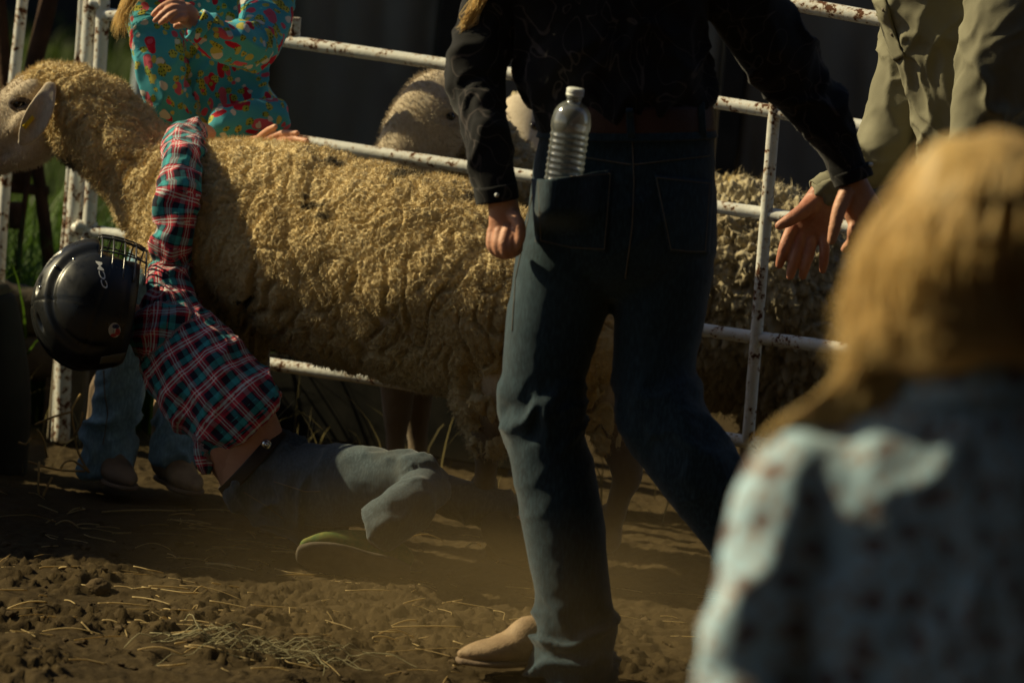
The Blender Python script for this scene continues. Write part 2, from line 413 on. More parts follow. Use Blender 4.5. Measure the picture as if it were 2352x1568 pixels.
def m_grass(name, a, b):
    x = M(name, .55, .3); i = x.n('NewGeometry').outputs['Random Per Island']; x.col(x.ramp(i, [(0, a), (.7, b), (1, tuple(k * 1.3 for k in b))]))
    tr = x.n('BsdfTranslucent'); x.set(tr.inputs[0], tuple(k * 1.1 for k in b)); mx = x.n('MixShader'); mx.inputs[0].default_value = .4
    x.set(mx.inputs[1], x.b.outputs[0]); x.set(mx.inputs[2], tr.outputs[0]); x.set(x.t.nodes['Material Output'].inputs[0], mx.outputs[0]); return x.m
MGRASS = m_grass('green_grass', (.035, .095, .010), (.085, .16, .015)); MMEAD = m_grass('meadow_grass', (.022, .045, .006), (.05, .075, .01)); MSTRAW = m_grass('dry_straw', (.38, .27, .11), (.55, .42, .20))
MSTONE = m_plain('dirt_clod', (.095, .066, .035), (.06, .042, .022), 30, .97, .1, 120, .6, .004)
def m_shell():
    x = M('scuffed_black_plastic', .28, .5); x.col(var(x, (.009, .010, .011), (.016, .017, .018), 12))
    x.set(x.b.inputs['Roughness'], x.ramp(x.noise(30, det=5, rough=.7), [(.3, .22), (.75, .5)])); x.bump(x.noise(60, det=4), .06, .001); return x.m
MHELM = m_shell()
def m_emit_free(name, c, rough=.5, metal=0):
    x = M(name, rough, .5); x.b.inputs['Base Color'].default_value = (*c, 1); x.b.inputs['Metallic'].default_value = metal; return x.m
MSILV = m_emit_free('silver', (.7, .7, .68), .25, 1); MWHITE = m_emit_free('white_print', (.75, .75, .73), .5); MYEL = m_emit_free('yellow_plastic', (.80, .56, .03), .45)
MEYE = m_emit_free('eye', (.012, .008, .005), .08); MREDP = m_emit_free('red_print', (.5, .05, .06)); MBLUP = m_emit_free('navy_print', (.03, .04, .12)); MGREY = m_emit_free('grey_print', (.13, .13, .11), .7)
MCAGE = m_emit_free('steel_wire', (.12, .12, .12), .35, .8); MCAP = m_emit_free('white_cap', (.72, .74, .72), .4); MMUZ = m_plain('dark_muzzle', (.06, .045, .04), (.10, .075, .06), 30)
def m_pet():
    x = M('clear_plastic', .3, .6); x.b.inputs['Base Color'].default_value = (.85, .90, .88, 1); x.b.inputs['Roughness'].default_value = .5
    tr = x.n('BsdfTransparent'); tr.inputs[0].default_value = (.95, .97, .96, 1); gl = x.n('BsdfGlossy'); x.set(gl.inputs['Roughness'], x.ramp(x.noise(60, det=4), [(.35, .05), (.75, .16)]))
    lw = x.n('LayerWeight'); lw.inputs['Blend'].default_value = .3; m1 = x.n('MixShader'); x.set(m1.inputs[0], x.math('ADD', x.math('MULTIPLY', lw.outputs['Facing'], .55), .10)); x.set(m1.inputs[1], tr.outputs[0]); x.set(m1.inputs[2], gl.outputs[0])
    m2 = x.n('MixShader'); x.set(m2.inputs[0], x.ramp(x.noise(35, det=4), [(.35, .05), (.75, .17)])); x.set(m2.inputs[1], m1.outputs[0]); x.set(m2.inputs[2], x.b.outputs[0]); x.set(x.t.nodes['Material Output'].inputs[0], m2.outputs[0]); return x.m
MPET = m_pet()
def m_blond(name, a, b, c_):
    x = M(name, .45, .4); i = x.n('NewGeometry').outputs['Random Per Island']
    x.col(x.mix(x.noise(40, det=2), x.ramp(i, [(0, a), (.5, b), (1, c_)]), b)); x.bump(x.noise(700, det=1), .2, .0005)
    tr = x.n('BsdfTranslucent'); x.set(tr.inputs[0], c_); mx = x.n('MixShader'); mx.inputs[0].default_value = .6; x.set(mx.inputs[1], x.b.outputs[0]); x.set(mx.inputs[2], tr.outputs[0]); x.set(x.t.nodes['Material Output'].inputs[0], mx.outputs[0]); return x.m
MBLOND = m_blond('blond_hair', (.70, .48, .20), (.84, .65, .34), (.92, .78, .50)); MHAIRB = m_blond('brown_hair', (.10, .05, .025), (.14, .075, .035), (.19, .11, .05))
MKNIT = m_plain('green_knit', (.05, .11, .025), (.18, .17, .035), 60, .8); MLACE = m_plain('lace_cream', (.55, .5, .4), (.45, .4, .3)); MRUBT = m_leather('brown_tab', (.30, .16, .08), (.22, .11, .05), 30)
# ================================================================== setting
def gh(x, y):
    p = np.stack([x, y, np.zeros_like(x)], 1)
    near = np.exp(-((x / 2.2) ** 4)) * np.exp(-(((y - 10.4) / 2.6) ** 4))
    a = (fbm(p * 2.6, 3, 1) - .5) * .035
    q = p * [9, 15, 1]; b = (fbm(q, 3, 5, .5) - .5) * .026
    r = (ridge(p * [5, 11, 1] + fbm(p * 6, 2, 8)[:, None] * .7, 9) - .5) * .014
    c = sstep(.52, .62, fbm(p * [34, 46, 1], 3, 11, .6)) * .010 * sstep(.35, .6, vn(p * 5, 13))
    wq = p + (fbm(p * 12, 2, 31)[:, None] - .5) * .05; bl = lambda f, sd: np.abs(2 * vn(wq * [f, f * 1.25, 1], sd) - 1)
    d = .016 * (fbm(wq * [34, 44, 1], 4, 45, .75) - .5) - .006 * bl(26, 41) * sstep(.3, .65, vn(p * 4, 17)) + .002
    front = sstep(10.9, 10.3, y)                      # churned clods where the photographer stands, flatter under the animals
    return (a + (b + r) * (.42 + .50 * front) + c * (.35 + .9 * front) + d) * near - .012 * near
def axis(lo, hi, fine, a, b):
    mid = np.arange(a, b, fine); L = [a]; s = fine
    while L[-1] > lo: s *= 1.35; L.append(L[-1] - s)
    H = [b]; s = fine
    while H[-1] < hi: s *= 1.35; H.append(H[-1] + s)
    return np.concatenate([np.array(L[1:])[::-1], mid, np.array(H)])
gx, gy = axis(-250, 250, .0052, -1.15, 1.2), axis(-60, 400, .009, 9.4, 12.4)
XX, YY = np.meshgrid(gx, gy); gz = gh(XX.ravel(), YY.ravel())
gv = np.stack([XX.ravel(), YY.ravel(), gz], 1); nx_, ny_ = len(gx), len(gy)
ii = (np.arange(ny_ - 1)[:, None] * nx_ + np.arange(nx_ - 1)[None]).ravel()
gf = np.stack([ii, ii + 1, ii + nx_ + 1, ii + nx_], 1)
me = bpy.data.meshes.new('ground'); me.vertices.add(len(gv)); me.vertices.foreach_set('co', gv.ravel())
me.loops.add(gf.size); me.loops.foreach_set('vertex_index', gf.ravel().astype(np.int32)); me.polygons.add(len(gf))
me.polygons.foreach_set('loop_start', np.arange(len(gf), dtype=np.int32) * 4); me.update(calc_edges=True)
attr(me, 'grass', sstep(12.3, 13.0, YY.ravel() + .5 * (fbm(gv * 3, 2, 77) - .5)) * sstep(-.2, -.8, XX.ravel() + (YY.ravel() - 12.5) * .02))
ground = link('ground', me, MGRD); ground['kind'] = 'structure'
import bisect
_gx, _gy, _gz = list(gx), list(gy), gz.reshape(ny_, nx_)
def gz1(x, y): return float(_gz[min(ny_ - 1, bisect.bisect(_gy, y)), min(nx_ - 1, bisect.bisect(_gx, x))])

# ---- far board fence in its own shade, beyond the meadow
pf = thing('board_fence', 'dark board fence far behind the meadow grass', 'fence', (-3, 25, 0))
for k in range(4):
    o = obj('board', *box((-2.2, 25 - .0 * k, .18 + k * .42), 9, .04, .36), MDARK, pf, False); bevel(o, .006)
for k in range(6):
    o = obj('post', *box((-6.2 + k * 1.6, 25.09, .95), .12, .12, 1.9), MDARK, pf, False); bevel(o, .01)
hp = P(318, 130, 17.); pp = thing('pale_pole', 'pale blue-grey metal pole standing in the meadow', 'pole', (hp.x, 17, 0))
V, F = tube([(hp.x, 17, 0), (hp.x + .02, 17, 1.0), (hp.x + .03, 17, 1.9)], .022, 12)
obj('pole', V, F, m_plain('galvanised', (.40, .46, .50), (.32, .36, .40), 8, .5), pp)
V, F = tube([(hp.x + .03, 17, 1.88), (hp.x + .03, 17, 1.915)], .028, 12); obj('cap', V, F, MSILV, pp)

# ---- the shed behind the pen
SY = 14.3
sh = thing('shed', 'dark grey sheet-clad shed wall behind the pen', 'shed', (1.5, SY, 0))
sx = [P(575, 300, SY).x, P(1033, 100, SY).x, P(1690, 100, SY).x, P(2150, 100, SY).x, 3.2]
for a, b in zip(sx[:-1], sx[1:]):
    nu, nv = 24, 40; V = []
    for j in range(nv + 1):
        for i in range(nu + 1):
            x = a + .03 + (b - a - .06) * i / nu; z = .03 + 2.35 * j / nv; V.append((x, SY + .012 * math.sin(i * .9 + a * 5) * math.sin(j * .31 + b) + .006 * math.sin(j * 1.3 + i), z))
    F = [[j * (nu + 1) + i, j * (nu + 1) + i + 1, (j + 1) * (nu + 1) + i + 1, (j + 1) * (nu + 1) + i] for j in range(nv) for i in range(nu)]
    o = obj('panel', V, F, MSHEET, sh); md = o.modifiers.new('s', 'SOLIDIFY'); md.thickness = .015; md.offset = 1
for x in sx:
    o = obj('post', *box((x, SY - .03, 1.2), .055, .09, 2.4), MDARK, sh, False); bevel(o, .005)
o = obj('roof', *box((1.3, SY + .9, 2.47), 4.3, 2.3, .05, Matrix.Rotation(.06, 3, 'X')), MSHEET, sh, False)

# ---- the pipe gate: a plane that comes nearer to the right
def YF(px): return 11.38 - (px - 1720) * .0005
def pf_(px, py, d=0): return P(px, py, YF(px) + d)
gb = pf_(1100, 1100); gate = thing('pipe_gate', 'white painted pipe gate with rusty chips, sheep penned behind it', 'gate', (gb.x, gb.y, 0))
rails = [[(232, -235), (640, -180), (1100, -108), (1798, 6), (2013, 43), (2480, 125)],
         [(232, 31), (640, 92), (1035, 150), (1330, 192), (1618, 231), (1979, 290), (2480, 372)],
         [(228, 248), (700, 326), (1220, 406), (1645, 475), (1815, 500), (2480, 610)],
         [(172, 524), (289, 543), (900, 640), (1605, 756), (1920, 799), (2480, 890)],
         [(150, 762), (690, 846), (880, 873), (1400, 962), (1690, 1010), (1820, 1030), (2480, 1140)]]
for k, r in enumerate(rails):
    rr = .0135 if k else .015
    V, F = Limb([(pf_(x, y), rr, rr) for x, y in r], step=.03, n=14, cap=(.5, .5)).mesh(); obj('rail', V, F, MPIPE, gate)
for pts, rr, dy in (([(1800, -10), (1785, 180), (1752, 590), (1718, 1010)], .0125, -.004), ([(244, -260), (237, 0), (224, 240), (207, 480), (186, 770)], .0145, .0),
                    ([(2560, 20), (2520, 600), (2480, 1150)], .013, -.004)):
    V, F = Limb([(pf_(x, y, dy), rr, rr) for x, y in pts], step=.03, n=14, cap=(.5, .5)).mesh(); obj('upright', V, F, MPIPE, gate)
fk = []
a = pf_(645, 78, -.006)
for (x0, x1, y0, y1) in ((640, 658, 37, 80), (668, 690, 40, 84), (640, 690, 72, 86)):
    c = (pf_(x0, y0) + pf_(x1, y1)) / 2; fk.append(box(c, m(x1 - x0, 11.9), .012, m(y1 - y0, 11.9), Matrix.Rotation(-ROLL * .0, 3, 'Y')))
V, F = join(fk); o = obj('latch_fork', V, F, MPIPE2, gate, False); bevel(o, .003)
# ---- hinge post at its left: channel and pipe
def YL(px): return YF(px) + .015
hb = pf_(150, 900); hpst = thing('hinge_post', 'thick chipped white double post the gate hangs on, behind the sheep\'s neck', 'post', (hb.x, hb.y, 0))
V, F = Limb([(P(x, y, YL(x) - .002), .0175, .0175) for x, y in [(222, -300), (210, 0), (196, 200), (172, 480), (160, 640), (148, 800), (142, 1010)]], step=.03, n=16, cap=(.5, .5)).mesh(); obj('pipe', V, F, MPIPE2, hpst)
V, F = Limb([(P(x, y, YL(x) + .012), .010, .018) for x, y in [(204, -300), (191, 0), (177, 200), (156, 480), (145, 640), (128, 1010)]], step=.03, n=12, cap=(.5, .5), sq=.5).mesh(); obj('channel', V, F, MPIPE2, hpst)
for (x, y) in ((225, 12), (196, 520)):
    V, F = tube([P(x - 22, y - 3, YL(x) - .02), P(x + 26, y + 5, YL(x) - .02)], .013, 12); obj('hinge', V, F, MPIPE2, hpst)
b0 = P(150, 880, YL(150) + .03); o = obj('timber_foot', *box((b0.x + .005, b0.y + .07, .17), .075, .09, .36), m_plain('bleached_timber', (.20, .17, .12), (.14, .12, .085), 9, .9), hpst, False); bevel(o, .008)
lp = thing('upright_pipe', 'thin white rust-spotted upright pipe near the sheep\'s face', 'pipe', tuple(PZ(-14, 0, 12.25)))
V, F = Limb([(P(x, y, 12.25), .0125, .0125) for x, y in [(75, -250), (52, 0), (31, 200), (12, 430), (-2, 640), (-20, 1000)]], step=.03, n=14, cap=(.5, .5)).mesh(); obj('pipe', V, F, MPIPE, lp)
V, F = Limb([(P(x, y, 12.25), .017, .017) for x, y in [(-12, 860), (-16, 905)]], step=.03, n=14, cap=(.5, .5)).mesh(); obj('collar', V, F, MPIPE2, lp)
# ---- rusty iron frame in the grass behind
rf = thing('rusty_frame', 'rusty iron frame with leaning pole standing in the grass', 'frame', tuple(PZ(90, 0, 13.0)))
for nm, pts, r in (('pole', [(140, -200), (112, 0), (78, 150), (55, 300), (48, 420)], .021), ('brace', [(75, 300), (88, 400), (108, 560), (118, 700)], .015),
                   ('crossbar', [(10, 428), (60, 434), (110, 440)], .013), ('brace', [(-12, -200), (-2, 0), (12, 160), (30, 330), (52, 436)], .016)):
    V, F = Limb([(P(x, y, 13.), r, r * .8) for x, y in pts], step=.04, n=12, cap=(.3, .3), sq=.6 if nm == 'crossbar' else 1).mesh(); obj(nm, V, F, MRUST, rf)
V, F = Limb([(P(x, y, 12.96), .016, .016) for x, y in [(36, 464), (36, 500), (36, 525)]], step=.04, n=16, cap=(0, 0)).mesh(); obj('socket', V, F, MRUST, rf)
V, F = Limb([(P(x, y, 12.96), .007, .007) for x, y in [(78, 320), (50, 520), (30, 760)]], step=.04, n=8).mesh(); obj('rod', V, F, MRUST, rf)
MSHADEBD = m_plain('shade_dark_board', (.012, .012, .011), (.02, .019, .016), 15, 1., .02)  # grey board painted near black, the shade on it put into the colour
# ---- old timber and a dark post at the edge
lg = thing('timber_beam', 'grey weathered beam lying at the foot of the tall grass', 'beam', tuple(PZ(40, 0, 12.45)))
c = PZ(20, .235, 12.5); nb = []
for k in range(2):
    V, F = Limb([((c.x - .5, c.y + .02, .245 - .105 * k), .05, .05), ((c.x, c.y, .25 - .105 * k), .053, .05), ((c.x + .25, c.y - .02, .235 - .105 * k), .05, .05)], step=.02, n=14, cap=(.1, .1), sq=.55).mesh()
    V = [Vector(v) + Vector((0, 0, .008 * math.sin(v[0] * 31 + k) + .004 * math.sin(v[0] * 90 + v[1] * 40))) for v in V]; obj('timber', V, F, MWOOD, lg)
V, F = join([box((c.x - .35, c.y, .05), .1, .12, .11), box((c.x + .15, c.y, .05), .1, .12, .11)]); obj('block', V, F, MWOOD, lg, False)
dp = PZ(8, 0, 11.75); dpo = thing('black_post', 'stout black tarred post stump beside the dry weeds', 'post', tuple(dp))
V, F = Limb([((dp.x - .035, dp.y, -.02), .085, .08), ((dp.x - .035, dp.y, .15), .08, .075), ((dp.x - .05, dp.y, .30), .062, .06), ((dp.x - .06, dp.y, .345), .055, .055)], step=.02, n=18, cap=(0, .25)).mesh()
obj('stump', V, F, m_plain('tarred_wood', (.012, .011, .010), (.02, .018, .015), 15, .8), dpo)
V, F = Limb([((dp.x - .06, dp.y, .35), .045, .045), ((dp.x - .06, dp.y, .375), .042, .042)], step=.02, n=14, cap=(0, .3)).mesh(); obj('cut_top', V, F, MWOOD, dpo)
# ---- grey board under the gate
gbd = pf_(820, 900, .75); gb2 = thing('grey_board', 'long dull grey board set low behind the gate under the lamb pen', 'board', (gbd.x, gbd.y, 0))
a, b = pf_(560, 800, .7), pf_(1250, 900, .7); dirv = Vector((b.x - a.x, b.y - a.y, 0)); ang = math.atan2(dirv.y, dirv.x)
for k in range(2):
    o = obj('plank', *box(((a.x + b.x) / 2, (a.y + b.y) / 2, .10 + .185 * k), dirv.length, .025, .175, Matrix.Rotation(ang, 3, 'Z')), MSHADEBD, gb2, False); bevel(o, .004)
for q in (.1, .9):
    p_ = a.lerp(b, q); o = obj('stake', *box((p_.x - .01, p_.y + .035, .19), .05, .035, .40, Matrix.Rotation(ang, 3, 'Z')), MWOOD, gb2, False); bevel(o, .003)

# ---- grass, straw, weeds
def blades(name, pts, mt, hmin, hmax, wd, label, cat, lean=.5, seg=5):
    V, F = [], []
    for (x, y, z) in pts:
        h = random.uniform(hmin, hmax); a = random.uniform(0, 6.28); ln = random.uniform(.15, 1) * lean * h; ww = wd * random.uniform(.6, 1.3); b0 = len(V); sa = a + 1.57 + random.uniform(-.5, .5)
        for k in range(seg + 1):
            t = k / seg; dx, dy = math.cos(a) * ln * t * t, math.sin(a) * ln * t * t; hz = h * (t - .35 * t * t * (ln / h)); q = ww * (1 - t) ** .7 * .5
            V += [(x + dx + math.cos(sa) * q, y + dy + math.sin(sa) * q, z + hz), (x + dx - math.cos(sa) * q, y + dy - math.sin(sa) * q, z + hz)]
        F += [[b0 + 2 * k, b0 + 2 * k + 1, b0 + 2 * k + 3, b0 + 2 * k + 2] for k in range(seg)]
    return tag(obj(name, V, F, mt), label, cat, kind='stuff')
pts = []
for _ in range(3300):
    x, y = random.uniform(-1.6, -.66), random.uniform(12.5, 14.2); pts.append((x, y, gz1(x, y) if y < 12.6 else 0.0))
blades('tall_grass', pts, MGRASS, .16, .52, .009, 'tall bright green grass behind the white posts', 'grass', .9)
pts = [(random.uniform(-4.5, .2), y, 0.) for y in (14.2 + 12 * random.random() ** 1.3 for _ in range(9000))]
blades('meadow', pts, MMEAD, .06, .22, .012, 'short sunlit meadow grass far behind the posts', 'grass', .8, 3)
MDRY = m_grass('dull_dry_grass', (.16, .13, .06), (.24, .20, .09))
pts = []
for _ in range(150):
    x, y = random.uniform(-1.4, .5), random.uniform(11.7, 13.0); pts.append((x, y, -.005))
blades('dry_grass', pts, MDRY, .06, .26, .004, 'thin dry grass stems in the shade along the gate', 'dry grass', 1.1)
def straw(n, region, lmin, lmax, seed):
    rr = random.Random(seed); parts = []
    for _ in range(n):
        while True:
            x, y = region(rr)
            if -1.25 < x < 1.3: break
        a = rr.uniform(-.7, .7) + (math.pi if rr.random() < .5 else 0) + (rr.uniform(-1.5, 1.5) if rr.random() < .3 else 0)
        L = rr.uniform(lmin, lmax) * (1 if rr.random() < .8 else 1.8); k = rr.uniform(-2.5, 2.5); pp_ = []; n_ = 6; kink = rr.random() < .45; kk = rr.uniform(.3, .7)
        lift = rr.uniform(.0, .003) * (1 if rr.random() < .85 else 4); r = rr.uniform(.0006, .0016)
        for i in range(n_ + 1):
            t = i / n_; pp_.append((x, y, lift * math.sin(math.pi * t))); x += math.cos(a) * L / n_; y += math.sin(a) * L / n_; a += k * L / n_ * .5 + ((rr.uniform(-1, 1)) if kink and abs(t - kk) < .09 else 0)
        za, zb, zm = gz1(*pp_[0][:2]), gz1(*pp_[-1][:2]), gz1(*pp_[3][:2]); dz = max(0, zm - (za + zb) / 2) * .7 + r + .0015
        parts.append(tube([(x_, y_, za + (zb - za) * i / n_ + dz + l_) for i, (x_, y_, l_) in enumerate(pp_)], r, 4))
    return join(parts)
def reg(rr):
    t = rr.random(); y = 9.6 + 1.9 * rr.random() ** 1.1
    return rr.gauss(-.55, .38) if t < .62 else rr.uniform(-1.1, .9), y
V, F = straw(300, reg, .015, .10, 3); tag(obj('straw', V, F, MSTRAW), 'loose pale straw strewn over the trampled dirt', 'straw', kind='stuff')
# a tuft of pulled hay near the front
hc = G(590, 1490); parts = []; rr = random.Random(5)
for k in range(34):
    a = rr.uniform(-.35, .35) + (math.pi if rr.random() < .5 else 0); x, y = hc.x + rr.gauss(0, .05), hc.y + rr.gauss(0, .035); L = rr.uniform(.10, .26); cv = rr.uniform(-9, 9); pp_ = []
    for i in range(9):
        t = i / 8; pp_.append((x, y, gz1(x, y) + .003 + rr.uniform(.005, .03) * math.sin(math.pi * t))); x += math.cos(a) * L / 8; y += math.sin(a) * L / 8; a += cv * L / 8
    parts.append(tube(pp_, rr.uniform(.0006, .0011), 4))
V, F = join(parts); tag(obj('hay_tuft', V, F, m_plain('pale_hay', (.34, .30, .17), (.26, .23, .12), 20)), 'tangled tuft of pale hay lying on the sunlit dirt', 'hay')
# weeds by the girl's boots
def weed(name, base, stems, label, mt):
    w_ = thing(name, label, 'weed', tuple(base))
    for st in stems:
        V, F = tube([P(x, y, base.y + d) for x, y, d in st], .0022, 6); obj('stem', V, F, mt, w_)
    return w_
MWEED = m_plain('dry_stem', (.42, .28, .10), (.30, .19, .07), 40)
wb = PZ(150, 0.0, 11.55)
weed('dry_weed', wb, [[(205, 1085, 0), (180, 1040, .02), (170, 985, .03), (165, 940, .03), (185, 905, .05)], [(205, 1085, 0), (170, 1058, 0), (148, 1062, -.02), (140, 1075, -.03)],
     [(170, 1000, .02), (185, 975, 0), (190, 945, 0)], [(165, 945, .03), (120, 958, .03), (80, 975, .03)], [(195, 1082, .0), (130, 1078, .02), (65, 1060, .0)],
     [(108, 1050, 0), (100, 1010, .0), (85, 985, 0)], [(70, 1005, 0), (60, 1020, 0), (42, 1015, 0)]], 'dry golden branching weed next to the girl\'s boots', MWEED)
weed('dead_stalk', PZ(95, 0, 11.45), [[(92, 1155, 0), (88, 1120, 0), (90, 1060, .02)], [(92, 1155, 0), (105, 1125, 0), (120, 1095, .01)]], 'forked dead stalk sticking out of the dirt', MWEED)
# clods
def clod(px, py, s, label, k):
    p_ = G(px, py); p_.z = gz1(p_.x, p_.y); bm = bmesh.new(); bmesh.ops.create_icosphere(bm, subdivisions=4, radius=1); co = np.array([v.co[:] for v in bm.verts])
    r = 1 + .5 * (fbm(co * 1.4 + k * 7, 3, k) - .5) * 2 * .55 + .12 * (fbm(co * 6, 3, k + 9) - .5)
    for v, q in zip(bm.verts, r): v.co = Vector((v.co.x * q * s * 1.15, v.co.y * q * s, v.co.z * q * s * .8)) + p_ + Vector((0, 0, s * .45))
    me_ = bpy.data.meshes.new('clod'); bm.to_mesh(me_); bm.free(); tag(link('dirt_clod', me_, MSTONE), label, 'clod', 'loose dirt clods')
clod(228, 1342, .021, 'largest round dirt clod at the edge of the shade', 1); clod(582, 1408, .018, 'dirt clod with a straw on it at the sunlit ridge', 2)
clod(1185, 1280, .05, 'pale dusty lump behind the jeans leg near the fallen boy', 3)
parts = []
for k in range(900):
    y = 9.6 + 1.35 * random.random(); x = random.uniform(-1.15, .85); s = .0014 + .009 * random.random() ** 4
    bm = bmesh.new(); bmesh.ops.create_icosphere(bm, subdivisions=1, radius=s); co = np.array([v.co[:] for v in bm.verts]); q = .65 + .7 * vn(co / s * 1.1 + k * 3.7, k)
    V = [tuple(c * w_ * [1.2, 1, .8] + [x, y, gz1(x, y) + s * .3]) for c, w_ in zip(co, q)]; F = [[v.index for v in f.verts] for f in bm.faces]; bm.free(); parts.append((V, F))
V, F = join(parts); tag(obj('crumbs', V, F, MSTONE, None, False), 'small crumbs of dry earth scattered over the dirt', 'earth', kind='stuff')

MBALE = m_plain('baled_hay', (.36, .28, .13), (.24, .18, .08), 40, .95, .1, 150, .8, .01)
# ---- unseen hay bales added just left of the view to shade the ground by the girl
for k, (y0, z0) in enumerate([(11.28, 0), (12.18, 0), (13.08, 0), (11.30, .41), (13.1, .41)]):
    lb_ = ('lower', 'upper')[z0 > 0] + ' ' + ('front', 'middle', 'rear')[int(round((y0 - 11.28) / .9))]
    bl0 = thing('shade_bale', lb_ + ' hay bale added left of the view to cast shade', 'hay bale', (-1.74, y0, z0), 'added shade bales')
    V, F = Limb([(Vector((-1.74, y0 - .44, z0 + .205)), .235, .20), (Vector((-1.74, y0, z0 + .205)), .24, .203), (Vector((-1.74, y0 + .44, z0 + .205)), .235, .20)], n=28, step=.03, cap=(.06, .06), sq=.35, view=(0, 0, 1)).mesh()
    V = [Vector(v) + Vector((math.sin(v[1] * 40 + v[2] * 31), math.sin(v[0] * 37 + v[2] * 50), math.sin(v[1] * 33 + v[0] * 29))) * .006 for v in V]; obj('straw_block', V, F, MBALE, bl0)
    for dx in (-.09, .09):
        V, F = tube([(-1.74 + dx, y0 - .455, z0 + .02), (-1.74 + dx, y0 - .455, z0 + .39), (-1.74 + dx, y0, z0 + .412), (-1.74 + dx, y0 + .455, z0 + .39), (-1.74 + dx, y0 + .455, z0 + .02)], .002, 5); obj('twine', V, F, MRUBT, bl0)
# ================================================================== sheep
def seeds(co, size, seed):
    """poisson-like subset of the surface points; size = wanted spacing per point"""
    r = np.random.default_rng(seed); order = r.permutation(len(co)); g = {}; out = []
    cell = float(size.max())
    for i in order:
        p = co[i]; s = size[i]; k = (int(p[0] // cell), int(p[1] // cell), int(p[2] // cell)); ok = True
        for a in (-1, 0, 1):
            for b in (-1, 0, 1):
                for c in (-1, 0, 1):
                    for j in g.get((k[0] + a, k[1] + b, k[2] + c), ()):
                        q = co[j]
                        if (q[0] - p[0]) ** 2 + (q[1] - p[1]) ** 2 + (q[2] - p[2]) ** 2 < s * s: ok = False; break
                    if not ok: break
                if not ok: break
            if not ok: break
        if ok: g.setdefault(k, []).append(i); out.append(i)
    return np.array(out)
def cells(co, pts):
    kd = kdtree.KDTree(len(pts))
    for i, p in enumerate(pts): kd.insert(p, i)
    kd.balance(); d1 = np.empty(len(co)); d2 = np.empty(len(co)); ix = np.empty(len(co), int)
    for i, p in enumerate(co):
        a, b = kd.find_n(p, 2); d1[i] = a[2]; d2[i] = b[2]; ix[i] = a[1]
    return d1, d2, ix
def fleece(me, spacing, amp, crack=.012, sag=.35, warp=(1, 1, 1), crackscale=(26, 26, 11), seed=1, cmask=None, lowamp=.012):
    co = getco(me); no = getno(me); W3 = np.array(warp, float)
    big = (fbm(co * 9, 3, seed) - .5) * lowamp * 2
    wv = np.stack([fbm(co * 8 + 3, 2, seed + 1), fbm(co * 8 + 9, 2, seed + 2), fbm(co * 8 + 17, 2, seed + 4)], 1) - .5
    cr = ridge(co * crackscale + wv * 2.4, seed + 7); cr2 = ridge(co * (np.array(crackscale) * 1.7) + wv * 3 + 4, seed + 8)
    c = -crack * (sstep(.80, .97, cr) + .6 * sstep(.82, .97, cr2)) * (1 if cmask is None else cmask)
    cw = (co + wv * .02) * W3; sz = spacing if not np.isscalar(spacing) else np.full(len(co), spacing)
    sd = seeds(cw[::2], sz[::2] * .8, seed); d1, d2, ix = cells(cw, cw[::2][sd])
    rr = np.random.default_rng(seed).uniform(.45, 1.25, len(sd))[ix]
    t = np.clip(d1 / (sz * .72), 0, 1); h = amp * rr * (1 - t * t) ** .75; edge = sstep(0, .35, (d2 - d1) / sz); h = h * (.35 + .65 * edge)
    h = h + amp * .9 * (fbm(co * [170, 170, 220] + wv * 6, 3, seed + 11, .6) - .5) - amp * .8 * sstep(.78, .95, ridge(co * [55, 55, 75] + wv * 5, seed + 13))
    tot = big + c + h
    out = co + no * tot[:, None]; out[:, 2] -= sag * np.maximum(0, h) * (1 - np.abs(no[:, 2])); setco(me, out); relax(me, 1, .18)
    return co
def spots(me, co, lst):
    p = proj(co); d = np.zeros(len(co)); nz = fbm(co * 70, 3, 91)
    for x, y, rx, ry in lst: d = np.maximum(d, sstep(1.25, .75, np.sqrt(((p[:, 0] - x) / rx) ** 2 + ((p[:, 1] - y) / ry) ** 2) + (nz - .5) * 1.8))
    return d
def YS(px): return 11.30 - (px - 400) * .00038
sb = PZ(750, 0, YS(750)); sheep = thing('sheep', 'woolly cream sheep running along the gate with a boy clinging to its neck', 'sheep', (sb.x, sb.y, 0))
def S1(rows, dr=.85): return R(rows, YS, dr)
torso = S1([(395, 520, 120), (450, 512, 172, 0, 1.1), (545, 522, 208, 0, 1.05), (650, 558, 228, 0, 1.0), (770, 596, 240, 0, .98), (900, 632, 246, 0, .98), (1020, 664, 244, 0, 1.0), (1130, 696, 232, 0, 1.0), (1240, 720, 200, 0, 1.05), (1340, 755, 160, 0, 1.1), (1405, 780, 95, 0, 1.2)])
neck = S1([(150, 235, 84, -.02, .85), (190, 270, 98, -.02, .85), (240, 312, 106, -.01, .85), (320, 382, 104, 0, .9), (400, 460, 135, 0, .95), (470, 530, 170, 0, 1.)])
crown = S1([(52, 196, 26, -.02, 1.2), (85, 190, 42, -.02, 1.2), (125, 190, 52, -.02, 1.2), (175, 205, 62, -.02, 1.1), (235, 240, 70, -.01, 1.)])
thigh = S1([(1190, 740, 165, -.06, .7), (1150, 860, 125, -.09, .7), (1125, 950, 82, -.1, .8), (1122, 1005, 48, -.1, .9)])
thigh2 = S1([(1330, 800, 130, .08, .7), (1375, 920, 95, .1, .7), (1405, 1000, 60, .1, .8)])
should = S1([(520, 600, 140, -.06, .8), (530, 720, 105, -.08, .8), (545, 820, 70, -.08, .8)])
fl = fuse([Limb(torso, n=40, cap=(.7, .9)), Limb(neck, n=36, cap=(.6, 0)), Limb(crown, n=28), Limb(thigh, n=30), Limb(thigh2, n=28), Limb(should, n=28)], .0033, 12)
co = getco(fl); pp2 = proj(co)
